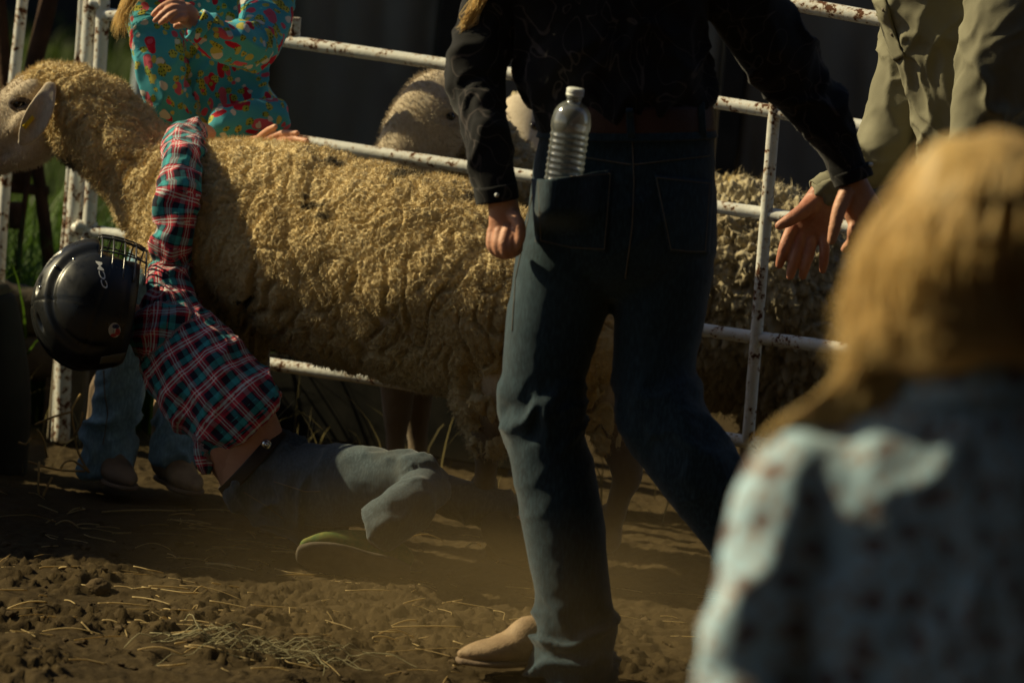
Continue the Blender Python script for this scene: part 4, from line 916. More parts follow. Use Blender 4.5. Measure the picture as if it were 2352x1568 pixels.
V, F = lathe([(BL * .945, .001), (BL * .945, .0148), (BL * .95, .0152), (BL * .965, .0152), (BL * .966, .0148), (BL * .97, .0152), (BL * 1.005, .0152), (BL * 1.012, .0140), (BL * 1.013, .001)]); obj('cap', V, F, MCAP, bottle)
# pocket bulge that holds it is the jeans pocket itself

# ------------------------------------------------------------------ the man in the olive work shirt
YO = 10.62
pm = PZ(2260, 0, YO); mano = thing('person', 'man in olive-grey work shirt bending down with open hand', 'person', (pm.x, pm.y, 0))
B = lambda rows, dr=.8, Y=YO: R(rows, Y, dr)
ot = Limb(B([(2120, -360, 130), (2165, -220, 190), (2190, -80, 195), (2215, 60, 178), (2240, 190, 158), (2262, 320, 160), (2275, 450, 170), (2280, 560, 175)], .75), n=40, cap=(.5, .2))
on = Limb(B([(2290, -210, 100, -.16), (2320, -60, 106, -.2), (2312, 90, 104, -.23), (2285, 220, 92, -.24), (2250, 330, 78, -.24), (2215, 440, 62, -.24), (2190, 540, 48, -.24)], .9), n=30, cap=(.6, 0))
of = Limb(B([(2110, -120, 90, .14), (2105, 30, 86, .14), (2098, 150, 80, .12), (2072, 230, 80, .10), (2045, 310, 66, .08), (2000, 372, 52, .05), (1945, 412, 40, .02), (1900, 436, 33, .0), (1886, 446, 32, .0)], .9), n=30, cap=(.6, 0))
def om(co):
    q = proj(co); return .8 + .7 * sstep(2200, 2280, q[:, 0]) * sstep(-50, 60, q[:, 1])
oshirt, osm = garment('work_shirt', [ot, on, of], MOLIVE, mano, .005, 2, .017, 9, 17, 31, .9, None, om)
bvo = bvh(osm)
# placket along the shirt front, buttons, cuff
pk = patch(bvo, 'placket', [(2008, 0), (2034, -6), (2078, 130), (2056, 142)], .004, MOLIVE, oshirt, 5, 16, .003)
if pk:
    for y_ in (22, 78): 
        h, n = cast(bvo, 2022 + y_ * .36, y_)
        if h: bm = bmesh.new(); bmesh.ops.create_uvsphere(bm, u_segments=12, v_segments=8, radius=.005); [setattr(v, 'co', v.co * 1 + h - Vector((0, .006, 0))) for v in bm.verts]; me = bpy.data.meshes.new('button'); bm.to_mesh(me); bm.free(); link('button', me, MSTITCH, pk)
cl = Limb(B([(1916, 428, 36, .01), (1880, 449, 35, 0)], .9), n=26, cap=(0, 0), step=.006); V, F = cl.mesh(); o = obj('cuff', V, F[:-2], MOLIVE, oshirt); md = o.modifiers.new('s', 'SOLIDIFY'); md.thickness = .004
oj = [Limb(B([(2280, 470, 172), (2285, 600, 180), (2285, 720, 165)], .75), n=36, cap=(.2, .3))]
for dx, dy in ((-70, -.02), (95, .05)):
    q = [P(2285 + dx * .8, 640, YO + dy), P(2285 + dx, 900, YO + dy), PZ(2285 + dx * 1.1, .12, YO + dy), PZ(2285 + dx * 1.1, .05, YO + dy)]
    oj.append(Limb([(q[0], .085, .09), (q[1], .07, .072), (q[2], .06, .062), (q[3], .062, .065)], n=28, cap=(.5, 0)))
    tt = PZ(2285 + dx * 1.1, 0.012, YO + dy); boot(tt + Vector((-.16, -.10, 0)), tt + Vector((.05, .03, 0)), tt + Vector((.03, .02, .11)), tt + Vector((0, 0, .2)), MBOOTD, MSOLE, mano, .048)
garment('work_trousers', oj, MDENB, mano, .008, 4, .007, 6, 14, 8, .4)
hands = [Limb(B([(1930, 410, 30, .02, .9), (1896, 440, 32, 0, .85), (1882, 466, 38, -.005, .6), (1868, 500, 46, -.01, .46), (1858, 530, 46, -.012, .42)], .8), n=24, step=.008)]
for pts_, hw in (([(1822, 520, -.012), (1806, 556, -.03), (1796, 588, -.032), (1790, 608, -.026)], (15.5, 14.5, 13, 10)), ([(1842, 532, -.012), (1830, 575, -.032), (1820, 612, -.034), (1815, 634, -.028)], (15.5, 14.5, 13, 10)),
                 ([(1866, 538, -.012), (1858, 580, -.03), (1849, 612, -.032), (1844, 633, -.026)], (15, 14, 12.5, 10)), ([(1892, 532, -.012), (1894, 570, -.026), (1892, 600, -.028), (1890, 620, -.024)], (13.5, 12.5, 11.5, 9)),
                 ([(1874, 462, -.012), (1842, 486, -.034), (1812, 506, -.044), (1790, 518, -.046)], (21, 18, 15, 11))):
    hands.append(finger(pts_, hw, YO))
hands += [Limb(B([(2205, 490, 40, -.24, .9), (2185, 560, 34, -.24, .9), (2176, 600, 40, -.24, .6), (2168, 640, 40, -.24, .5)], .8), n=20, step=.008)]
for k in range(4): hands.append(finger([(2140 + 18 * k, 630, -.24), (2134 + 18 * k, 670, -.255), (2136 + 18 * k, 700 - abs(k - 1.4) * 6, -.25)], (13, 12, 10), YO))
hands.append(finger([(2150, 590, -.25), (2126, 620, -.27), (2120, 648, -.272)], (16, 14, 11), YO))
hc_ = P(2000, -420, YO); coarse = [Limb(shrink(list((Vector(c), a, b) for c, a, b in list(zip(ot.c, ot.w, ot.d))[::4]), .85), n=26), Limb([(P(2120, -330, YO), .06, .06), (P(2060, -390, YO), .056, .056), (hc_, .05, .05)], n=16)] + head_rings(hc_, .1, Vector((-1, .2, -.5)))
for l in (on, of, oj[1], oj[2]): coarse.append(Limb([(Vector(c), a * .7, b * .7) for c, a, b in list(zip(l.c, l.w, l.d))[::4]], n=16))
skin_mesh(coarse, hands, 'body', MSKR, mano)
nl, _ = None, None
cap_hair(hc_, .1, MHAIRB, mano, Vector((-1, .2, -.5)), -.3)
# ------------------------------------------------------------------ the girl in the teal printed shirt
YG = 11.60
pg_ = PZ(330, 0, YG); girl = thing('person', 'girl in teal printed shirt and blue jeans standing behind the sheep', 'person', (pg_.x, pg_.y, 0))
B = lambda rows, dr=.8, Y=YG: R(rows, Y, dr)
gt = Limb(B([(478, -150, 70, 0, .8), (478, -118, 140, 0, .6), (480, -40, 160, 0, .6), (482, 60, 152, 0, .62), (480, 140, 136, 0, .66), (486, 210, 138, 0, .68), (500, 280, 146, 0, .68), (500, 330, 142, 0, .68), (490, 372, 132, 0, .68)]), n=40, cap=(.4, .1))
ga = Limb(B([(360, -110, 62, 0), (352, -30, 66, -.03), (352, 50, 60, -.06), (362, 118, 58, -.09), (368, 170, 54, -.10), (382, 220, 50, -.10), (410, 262, 42, -.09), (432, 284, 36, -.08)], .9), n=28, cap=(.6, 0))
gbm = Limb(B([(600, -110, 60, 0), (612, -30, 62, -.05), (608, 50, 60, -.10), (585, 105, 56, -.16), (535, 100, 50, -.21), (490, 80, 43, -.24), (458, 62, 34, -.25), (444, 53, 31, -.25)], .9), n=28, cap=(.6, 0))
gc = Limb(B([(640, 265, 42, -.12), (590, 272, 40, -.15), (540, 280, 36, -.16), (498, 288, 30, -.16)], .9), n=24, cap=(.6, .2))
top, tme = garment('printed_shirt', [gt, ga, gbm, gc], MPRINT, girl, .0058, 3, .0135, 9, 15, 41, .9)
bvt = bvh(tme)
cl = Limb(B([(470, 70, 36, -.245), (446, 54, 35, -.25)], .9), n=24, cap=(0, 0), step=.006); V, F = cl.mesh(); o = obj('cuff', V, F[:-2], MPRINT, top); md = o.modifiers.new('s', 'SOLIDIFY'); md.thickness = .004; cuv(o.data, [cl])
gj = [Limb(B([(490, 350, 128, 0, .68), (480, 440, 132, 0, .7), (470, 540, 130, 0, .68)]), n=34, cap=(.2, .3)),
      Limb(B([(410, 500, 84, 0, .95), (360, 620, 74, -.02), (305, 760, 66, -.03), (278, 880, 58, -.02), (258, 970, 58, -.01), (248, 1040, 64, 0), (246, 1092, 68, 0)], .9), n=28, cap=(.5, 0)),
      Limb(B([(520, 500, 84, .05, .95), (500, 640, 74, .06), (465, 780, 64, .06), (430, 900, 58, .04), (412, 980, 56, .03), (402, 1020, 58, .02), (398, 1062, 58, .02)], .9), n=28, cap=(.5, 0))]
def gm(co):
    q = proj(co); return .5 + 1.3 * sstep(900, 1000, q[:, 1])
gjo, gjm = garment('blue_jeans', gj, MDENL, girl, .0055, 4, .010, 7, 18, 51, .5, None, gm)
seam(bvh(gjm), 'seam', [(238, 850), (240, 900), (247, 950), (240, 1000), (236, 1020)], .0012, MSTITCH, gjo)
for ex, ey_, dy, ty in ((250, 1125, 0, 0), (400, 1095, .02, .05)):
    hh = PZ(ex - 6, .012, YG + dy); boot(hh + Vector((.055, -.115, 0)), hh + Vector((-.02, .05, 0)), hh + Vector((-.012, .03, .10)), hh + Vector((-.008, .02, .19)), MBOOT if ex > 300 else MBOOTD, MBOOTD, girl, .036)
hY = -.255
hands = [Limb(B([(475, 68, 24, hY, .85), (450, 54, 22, hY, .85), (434, 38, 25, hY, .62), (420, 26, 25, hY, .55)], .8), n=20, step=.006)]
for pts_ in ([(418, 10, hY), (396, 6, hY - .008), (370, 18, hY - .012), (352, 34, hY - .012)], [(420, 20, hY - .006), (396, 18, hY - .02), (374, 32, hY - .024), (356, 47, hY - .022)], [(422, 30, hY - .01), (402, 30, hY - .026), (384, 42, hY - .03), (369, 53, hY - .028)], [(426, 40, hY - .01), (414, 40, hY - .026), (404, 46, hY - .03), (396, 50, hY - .028)], [(440, 52, hY + .015), (420, 58, hY + .012), (405, 60, hY + .01)]):
    hands.append(finger(pts_, (9.5, 9, 8.2, 6.4)[:len(pts_)], YG))
# hand laid on the sheep's back from behind, and the one behind its neck
def YB(px): return YS(px) + .085
hands.append(Limb(R([(545, 345, 20, .08, .8), (580, 335, 22, .05, .6), (606, 330, 22, .02, .5)], YB), n=18, step=.006))
for pts_ in ([(590, 322, .02), (612, 302, -.005), (632, 291, -.02)], [(606, 322, .01), (645, 307, -.02), (682, 306, -.035)], [(612, 330, .01), (660, 318, -.025), (704, 324, -.045)], [(612, 336, .01), (650, 332, -.03), (688, 340, -.05)]):
    hands.append(Limb(R([(x, y, 9 - i, d, 1) for i, (x, y, d) in enumerate(pts_)], YB), step=.004, n=12))
hands.append(Limb(B([(412, 262, 22, -.09), (440, 296, 20, -.1), (456, 330, 18, -.12)], .8), n=16, step=.006))
hc_ = P(478, -268, YG); coarse = [Limb([(Vector(c), a * .88, b * .88) for c, a, b in list(zip(gt.c, gt.w, gt.d))[::4]], n=24), Limb([(P(478, -130, YG), .042, .042), (hc_, .042, .042)], n=16)] + head_rings(hc_, .083, Vector((-.8, -.6, -.2)))
for l in (ga, gbm, gj[0], gj[1], gj[2]): coarse.append(Limb([(Vector(c), a * .55, b * .55) for c, a, b in list(zip(l.c, l.w, l.d))[:-4:4]], n=16))
skin_mesh(coarse, hands, 'body', MSK, girl, .002)
cap_hair(hc_, .086, MBLOND, girl, Vector((-.8, -.6, -.2)), .6)
rr = random.Random(4); pth = []
for k in range(190):
    e = rr.random(); ex = 258 + 42 * e + rr.gauss(0, 4); ey_ = 72 - 22 * abs(e - .35) + rr.gauss(0, 12); s_ = rr.gauss(0, .012)
    pth.append([P(400 + rr.gauss(0, 30), -235 + rr.gauss(0, 25), YG - .09 + s_), P(345 + rr.gauss(0, 18), -120, YG - .115 + s_), P(298 + 22 * e + rr.gauss(0, 7), -20, YG - .12 + s_), P(.4 * 290 + .6 * ex + rr.gauss(0, 4), 30, YG - .12 + s_), P(ex, ey_, YG - .11 + s_)])
strands('hair_lock', pth, MBLOND, girl, .00095)

# ------------------------------------------------------------------ the boy who hangs on the sheep
YBY = 10.93
pb = PZ(650, 0, YBY); boy = thing('person', 'boy in red and teal plaid shirt hanging off the sheep, black helmet on', 'person', (pb.x, pb.y, 0))
C_ = lambda rows, dr=.8, Y=YBY: R(rows, Y, dr)
bt_ = Limb(C_([(385, 690, 62, .09, .9), (402, 760, 92, .08, .85), (440, 830, 116, .05, .8), (492, 898, 122, .02, .78), (545, 955, 118, 0, .78), (572, 982, 116, 0, .78)]), n=40, cap=(.5, 0))
bvfl = bvh(fl)
def onwool(x, y, d, fall):
    h, n = cast(bvfl, x, y); return (h.y - d - YBY) if h is not None and h.y < 11.45 else fall
arm_ = [(446, 300, 34, .40), (430, 328, 44, .33)] + [(x, y, r_, onwool(x, y, .034, .2)) for x, y, r_ in ((419, 368, 43), (411, 402, 47), (414, 440, 42), (404, 478, 48), (405, 520, 44), (394, 562, 49))] + [(398, 604, 45, .16), (388, 645, 53, .13), (396, 690, 57, .10), (400, 760, 60, .07)]
for i_ in range(2, 8): arm_[i_] = (*arm_[i_][:3], min(.27, max(.10, arm_[i_][3])))
ba = Limb(C_(arm_, .85), n=30, cap=(.3, .6))
bt2 = Limb(C_([(470, 985, 34, -.02, .9), (468, 1030, 24, -.03, .7), (472, 1070, 14, -.03, .5), (475, 1086, 7, -.03, .5)]), n=18, cap=(.5, .5))
ba2 = Limb(C_([(400, 740, 56, .14), (420, 670, 48, .22), (460, 640, 44, .3)], .85), n=24, cap=(.5, .3))
bc_ = Limb(C_([(410, 775, 84, .06), (366, 768, 74, .05), (334, 768, 56, .06), (318, 770, 46, .07)], .8), n=26, cap=(.4, 0))
bs, bsm = garment('plaid_shirt', [bt_, ba, bt2, ba2, bc_], MPLAID, boy, .005, 3, .0135, 10, 18, 61, .7)
bvbs = bvh(bsm)
# waist, hips, legs
bj = [Limb(C_([(578, 1062, 102, .0, .85), (610, 1090, 112, 0, .85), (660, 1120, 118, .0, .85), (720, 1138, 112, 0, .85), (770, 1140, 96, .0, .8)], .85), n=34, cap=(.05, .5)),
      Limb(C_([(680, 1120, 96, -.03), (780, 1122, 92, -.07), (880, 1112, 80, -.12), (955, 1102, 66, -.16), (985, 1110, 56, -.18)], .9), n=30, cap=(.5, .6)),
      Limb(C_([(985, 1108, 54, -.18), (960, 1140, 58, -.22), (920, 1175, 62, -.25), (884, 1198, 62, -.265), (856, 1216, 62, -.262)], .9), n=28, cap=(.6, .0)),
      Limb(C_([(740, 1120, 90, .08), (880, 1115, 72, .10), (1000, 1130, 56, .08), (1100, 1158, 48, .03), (1190, 1185, 46, .0)], .9), n=26, cap=(.5, 0))]
bjo, bjm = garment('grey_jeans', bj, MDENB, boy, .0052, 3, .014, 8, 16, 71, .4); bvbj = bvh(bjm)
for st in ([(560, 1130), (610, 1160), (650, 1190)], [(628, 1105), (700, 1128), (735, 1128)]): seam(bvbj, 'seam', st, .0012, MSTITCH, bjo)
bl_ = Limb([(P(566, 1050, YBY), m(98, YBY), m(84, YBY)), (P(588, 1070, YBY), m(106, YBY), m(90, YBY))], n=50, cap=(0, 0), step=.006); V, F = bl_.mesh(); blt = obj('belt', V, F[:-2], m_leather('dark_belt', (.028, .016, .011), (.016, .010, .008)), boy); md = blt.modifiers.new('s', 'SOLIDIFY'); md.thickness = .004; md.offset = 1
bvbl = bvh(blt.data); h, n = cast(bvbl, 612, 1020)
if h is None: h = P(608, 1018, YBY - .08)
bm = bmesh.new(); bmesh.ops.create_cone(bm, cap_ends=True, segments=24, radius1=.0105, radius2=.008, depth=.003); bmesh.ops.create_uvsphere(bm, u_segments=16, v_segments=10, radius=.0055)
rot = (n if n is not None and n.y < 0 else Vector((0, -1, 0))).to_track_quat('Z', 'Y').to_matrix(); [setattr(v, 'co', rot @ v.co + h + (rot @ Vector((0, 0, .004)))) for v in bm.verts]; me = bpy.data.meshes.new('concho'); bm.to_mesh(me); bm.free(); link('concho', me, MSILV, blt)
# shoe: sole turned to the viewer
sc_c = P(812, 1290, YBY - .20); ux = Vector((1, 0, -.06)).normalized(); nrm_ = Vector((.05, -.80, -.60)).normalized(); vy = nrm_.cross(ux).normalized()
def sole_out(t):   # half width along the foot, toe at t=0
    return .040 * (math.sin(math.pi * min(1, max(0, t)) ** .72) ** .45) * (1 - .16 * math.exp(-((t - .62) / .16) ** 2)) + .002
SL = .205; rings_ = []
for k in range(15):
    t = k / 14; c = sc_c + ux * ((t - .5) * SL); rings_.append((c, sole_out(.03 + .94 * t), .009))
l = Limb(rings_, n=24, view=nrm_, step=.008, sq=.75); V, F = l.mesh(); 
shoe = bpy.data.objects.new('shoe', None)
up_ = -nrm_
us = fuse([Limb([(sc_c + ux * ((t - .5) * SL) + up_ * hh, ww, dd) for t, hh, ww, dd in ((.04, .020, .022, .012), (.2, .028, .034, .022), (.4, .036, .034, .032), (.6, .042, .031, .036), (.8, .042, .032, .036), (.95, .03, .024, .024))], n=22, view=nrm_, step=.008)], .0035, 3)
sho = link('shoe', us, MKNIT, boy); obj('sole', V, F, m_plain('dusty_sole', (.12, .10, .075), (.08, .068, .05), 40, .95, .1, 120, .5, .002), sho)
V, F = join([tube([sc_c + ux * (-.035 + .014 * k) + up_ * (.055 + .004 * k) - vy * (.022) , sc_c + ux * (-.03 + .014 * k) + up_ * (.062 + .004 * k), sc_c + ux * (-.025 + .014 * k) + up_ * (.055 + .004 * k) + vy * .02], .0018, 6) for k in range(4)]); obj('laces', V, F, MLACE, sho)
sk_ = fuse([Limb([(sc_c + ux * .045 + up_ * .04, .028, .03), (sc_c + ux * .05 + up_ * .07, .029, .031), (P(885, 1196, YBY - .255), .034, .036), (P(920, 1172, YBY - .245), .036, .038)], n=20)], .004, 2); link('sock', sk_, m_plain('dark_sock', (.03, .025, .022), (.05, .035, .03), 30), boy)
fo2 = P(1205, 1190, YBY); q2 = Vector((fo2.x, fo2.y, .04)); boot(q2 + Vector((.12, .03, -.03)), q2 + Vector((-.03, 0, -.02)), q2 + Vector((-.02, 0, .03)), q2 + Vector((-.04, 0, .05)), MSOLE, MSOLE, boy, .032)
# body: bare waist, hands, head
fine_ = [Limb(C_([(520, 930, 92, .01, .85), (552, 985, 90, 0, .85), (572, 1040, 92, 0, .85), (590, 1072, 96, 0, .85)]), n=40, cap=(.2, .2)),
         Limb(C_([(430, 350, 24, .28), (446, 306, 23, .38), (468, 304, 22, .42, .6), (482, 314, 19, .45, .5)], .8), n=18, step=.008)]
for k in range(4): fine_.append(finger([(478 - 3 * k, 304 + 6 * k, .44 + .012 * k), (486, 318 + 6 * k, .48), (484, 336 + 5 * k, .5)], (8.5, 8, 7), YBY))
hcb = P(228, 700, YBY + .04); coarse = [Limb(C_([(290, 735, 40, .08, .9), (385, 750, 44, .10, .9), (430, 810, 80, .06, .7), (500, 900, 98, 0, .72), (580, 1060, 92, 0, .8), (700, 1130, 96, 0, .8)]), n=26)] + head_rings(hcb, .066, Vector((.25, .4, .9)))
for l in (ba, ba2, bj[1], bj[2], bj[3]): coarse.append(Limb([(Vector(c), a * .7, b * .7) for c, a, b in list(zip(l.c, l.w, l.d))[2::4]], n=16))
skin_mesh(coarse, fine_, 'body', MSK, boy, .003)
# ---- helmet (worn: part of the boy)
H0 = P(214, 702, YBY + .04); a_ = m(134, YBY); b_ = m(152, YBY)
axu = (RT * -.93 + UP * .16 + FW * -.16).normalized()      # crown points away from the shoulders, down and left
fwd = (RT * .22 + UP * .93 + FW * .22); fwd = (fwd - axu * fwd.dot(axu)).normalized(); lat = axu.cross(fwd)
bm = bmesh.new(); bmesh.ops.create_uvsphere(bm, u_segments=140, v_segments=90, radius=1); co = np.array([v.co[:] for v in bm.verts])
lx, ly, lz = co[:, 0], co[:, 1], co[:, 2]                      # x = sideways, y = to the face, z = crown
az = np.arctan2(lx, ly); r = np.ones(len(co))
ridge_ = lambda x, c, w_: np.exp(-((x - c) / w_) ** 2)
r += .045 * sstep(.20, .25, np.abs(lx)) * sstep(.62, .54, np.abs(lx)) * sstep(-.3, .2, lz)     # raised side bands
r -= .035 * ridge_(np.abs(lx), .66, .035) * sstep(-.35, -.1, lz)
r -= .022 * ridge_(lz, -.05 + .12 * np.sin(az * 2), .028) * sstep(.35, .5, np.abs(lx))
r -= .018 * ridge_(ly, -.12, .014) * sstep(.0, .2, lz)
r += .020 * sstep(-.42, -.5, lz)
for cx, cy in ((.33, .55), (.33, -.45), (.33, .1)): r -= .07 * np.exp(-(((np.abs(lx) - cx) / .05) ** 2 + ((ly - cy) / .13) ** 2) ** 2) * (lz > 0)
face = sstep(.66, .80, ly) * sstep(.12, -.02, lz); r -= .16 * face                             # face opening
flat = np.where(lz < -.62, -.62 / np.minimum(lz, -.62), 1.)
P3 = np.stack([lx * .92, ly * 1.08, lz * np.minimum(1, flat)], 1) * r[:, None]
Wc = np.array(H0) + (P3[:, :1] * np.array(lat) + P3[:, 1:2] * np.array(fwd) + P3[:, 2:3] * np.array(axu)) * ((a_ + b_) / 2 * .98)
for v, c in zip(bm.verts, Wc): v.co = Vector(c)
me = bpy.data.meshes.new('helmet'); bm.to_mesh(me); bm.free(); hel = link('helmet', me, MHELM, boy); bvhel = bvh(me)
def hp_(x, y, z, k=1.): return H0 + (lat * x * .92 + fwd * y * 1.08 + axu * z) * ((a_ + b_) / 2 * .98 * k)
wires = []
for z0 in (.05, -.14, -.34, -.55, -.78):
    wires.append(tube([hp_(.90 * math.sin(t), .12 + .98 * math.cos(t), z0, 1.0 - .20 * (z0 + .1) ** 2) for t in np.linspace(-1.35, 1.35, 13)], .0018, 7))
for x0 in (-.7, -.4, -.13, .13, .4, .7):
    wires.append(tube([hp_(x0, .12 + .98 * math.sqrt(max(0, 1 - (x0 / .90) ** 2)) + .01, z, 1.0 - .20 * (z + .1) ** 2) for z in np.linspace(.08, -.8, 9)], .0018, 7))
V, F = join(wires); obj('face_cage', V, F, MCAGE, hel)
# lettering and sticker on the shell
def text_on(bv, s, px, py, size_px, ang, mt, parent, name, shear=.25, off=.0016, flip=False, ysc=1.):
    cu = bpy.data.curves.new('t', 'FONT'); cu.body = s; cu.size = 1; cu.shear = shear; cu.align_x = 'CENTER'; cu.align_y = 'CENTER'; cu.resolution_u = 3; cu.offset = .02
    to = bpy.data.objects.new('t', cu); col.objects.link(to); dg = bpy.context.evaluated_depsgraph_get(); dg.update(); me_ = bpy.data.meshes.new_from_object(to.evaluated_get(dg)); bpy.data.objects.remove(to)
    bm = bmesh.new(); bm.from_mesh(me_); bmesh.ops.triangulate(bm, faces=bm.faces); bmesh.ops.subdivide_edges(bm, edges=[e for e in bm.edges if e.calc_length() > .15], cuts=1); ca, sa = math.cos(ang), math.sin(ang)
    for v in bm.verts:
        x, y = v.co.x * size_px * (-1 if flip else 1), -v.co.y * size_px * ysc; h, n = cast(bv, px + x * ca - y * sa, py + x * sa + y * ca)
        if h: v.co = h - ray(px, py).normalized() * off
    bm.to_mesh(me_); bm.free(); return link(name, me_, mt, parent, False)
text_on(bvhel, 'CCM', 236, 634, 30, math.radians(-104), MWHITE, hel, 'lettering', .3, .0014, False, .62)
def disc(bv, px, py, rx, ry, mt, parent, name, off):
    V = []; F = []
    for k in range(3):
        for j in range(28):
            a = 2 * math.pi * j / 28; q = (k + 1) / 3; h, n = cast(bv, px + rx * q * math.cos(a), py + ry * q * math.sin(a)); V.append((h if h else H0) - ray(px, py).normalized() * off)
    h, n = cast(bv, px, py); V.append(h - ray(px, py).normalized() * off)
    for k in range(2): F += [[k * 28 + j, k * 28 + (j + 1) % 28, (k + 1) * 28 + (j + 1) % 28, (k + 1) * 28 + j] for j in range(28)]
    F += [[84, j, (j + 1) % 28] for j in range(28)]; return obj(name, V, F, mt, parent)
stk = disc(bvhel, 263, 758, 14, 17, m_plain('white_sticker', (.62, .60, .56), (.5, .48, .45)), hel, 'sticker', .0012)
for (dx, dy, rx, ry, mt_) in ((3, -8, 8, 6, MBLUP), (7, 4, 6, 8, MREDP), (-2, 12, 7, 4, MREDP)): disc(bvhel, 263 + dx, 758 + dy, rx, ry, mt_, stk if False else hel, 'sticker_print', .0020)
text_on(bvhel, 'III', 262, 758, 12, math.radians(-84), MWHITE, hel, 'sticker_lettering', 0, .0028)
patch(bvhel, 'label_plate', [(232, 818), (288, 808), (278, 830), (228, 834)], .0015, MGREY, hel, 8, 5, .001)
for (x, y) in ((128, 612), (170, 596), (93, 660)):
    h, n = cast(bvhel, x, y)
    if h: bm = bmesh.new(); bmesh.ops.create_uvsphere(bm, u_segments=14, v_segments=10, radius=.0036); [setattr(v, 'co', v.co + h) for v in bm.verts]; me = bpy.data.meshes.new('screw'); bm.to_mesh(me); bm.free(); link('screw', me, MSILV, hel)
# ------------------------------------------------------------------ the blonde onlooker close to the lens
YY_ = 5.25
pl_ = PZ(2240, 0, YY_); look = thing('person', 'blonde onlooker in pale blue floral shirt, out of focus, seen from behind', 'person', (pl_.x, pl_.y, 0))
D_ = lambda rows, dr=.8, Y=YY_: R(rows, Y, dr)
lt = Limb(D_([(2255, 830, 130, 0, .8), (2258, 880, 190, 0, .7), (2262, 960, 340, 0, .5), (2268, 1060, 440, 0, .45), (2272, 1200, 470, 0, .44), (2270, 1400, 450, 0, .46), (2268, 1650, 440, 0, .48), (2268, 1900, 450, 0, .48)]), n=44, cap=(.2, 0))
la = Limb(D_([(1900, 1060, 120, 0), (1842, 1150, 142, 0.), (1800, 1280, 148, 0), (1766, 1420, 146, -.01), (1738, 1580, 136, -.02), (1722, 1760, 120, -.06), (1740, 1940, 100, -.12)], .9), n=30, cap=(.7, .3))
lb = Limb(D_([(2640, 1080, 120, 0), (2690, 1180, 138, 0.), (2730, 1320, 140, 0), (2750, 1500, 130, 0), (2750, 1700, 110, -.04), (2740, 1900, 95, -.1)], .9), n=30, cap=(.7, .3))
los, lom = garment('floral_shirt', [lt, la, lb], MFLOR, look, .008, 5, .010, 7, 12, 81, .8)
cl = Limb(D_([(2252, 800, 165, 0, .8), (2254, 850, 185, 0, .8), (2258, 905, 225, 0, .8)]), n=36, cap=(0, 0), step=.01); V, F = cl.mesh(); o = obj('collar', V, F[:-2], MFLOR, los); cuv(o.data, [cl]); md = o.modifiers.new('s', 'SOLIDIFY'); md.thickness = .006
lj = [Limb([(Vector((pl_.x, YY_, .78)), .155, .10), (Vector((pl_.x, YY_, .66)), .165, .115), (Vector((pl_.x, YY_, .56)), .15, .105)], n=30, cap=(.1, .3))]
for s_ in (-1, 1):
    lj.append(Limb([(Vector((pl_.x + s_ * .07, YY_, .62)), .078, .085), (Vector((pl_.x + s_ * .075, YY_, .36)), .06, .065), (Vector((pl_.x + s_ * .08, YY_, .05)), .055, .058)], n=22, cap=(.5, 0)))
    hh = Vector((pl_.x + s_ * .08, YY_, .012)); boot(hh + Vector((.02 * s_, .15, 0)), hh + Vector((0, -.05, 0)), hh + Vector((0, -.02, .1)), hh + Vector((0, -.01, .18)), MBOOT, MBOOTD, look, .038)
garment('jeans', lj, MDENL, look, .009, 4, .006, 6, 14, 91, .4)
hcl = P(2282, 628, YY_ + .01); fine_ = []
for l, xx, yy in ((la, 1750, 1990), (lb, 2730, 1950)):
    fine_.append(Limb(D_([(xx, yy - 60, 70, -.13), (xx + 20, yy + 40, 74, -.16, .55), (xx + 30, yy + 110, 78, -.18, .45)], .8), n=18, step=.01))
    for k in range(4): fine_.append(finger([(xx - 20 + 34 * k, yy + 100, -.18), (xx - 14 + 32 * k, yy + 160, -.2), (xx - 8 + 30 * k, yy + 215 - abs(k - 1.4) * 10, -.19)], (20, 18, 15), YY_))
    fine_.append(finger([(xx - 40, yy + 20, -.16), (xx - 62, yy + 80, -.18), (xx - 60, yy + 130, -.19)], (24, 21, 17), YY_))
coarse = [Limb([(Vector(c), a * .86, b * .86) for c, a, b in list(zip(lt.c, lt.w, lt.d))[2::4]], n=26), Limb([(P(2255, 900, YY_), .045, .045), (hcl, .045, .045)], n=16)] + head_rings(hcl, .074, Vector((-.35, 1, 0)))
for l in [la, lb] + lj: coarse.append(Limb([(Vector(c), a * .75, b * .75) for c, a, b in list(zip(l.c, l.w, l.d))[::4]], n=16))
skin_mesh(coarse, fine_, 'body', MSK, look, .004)
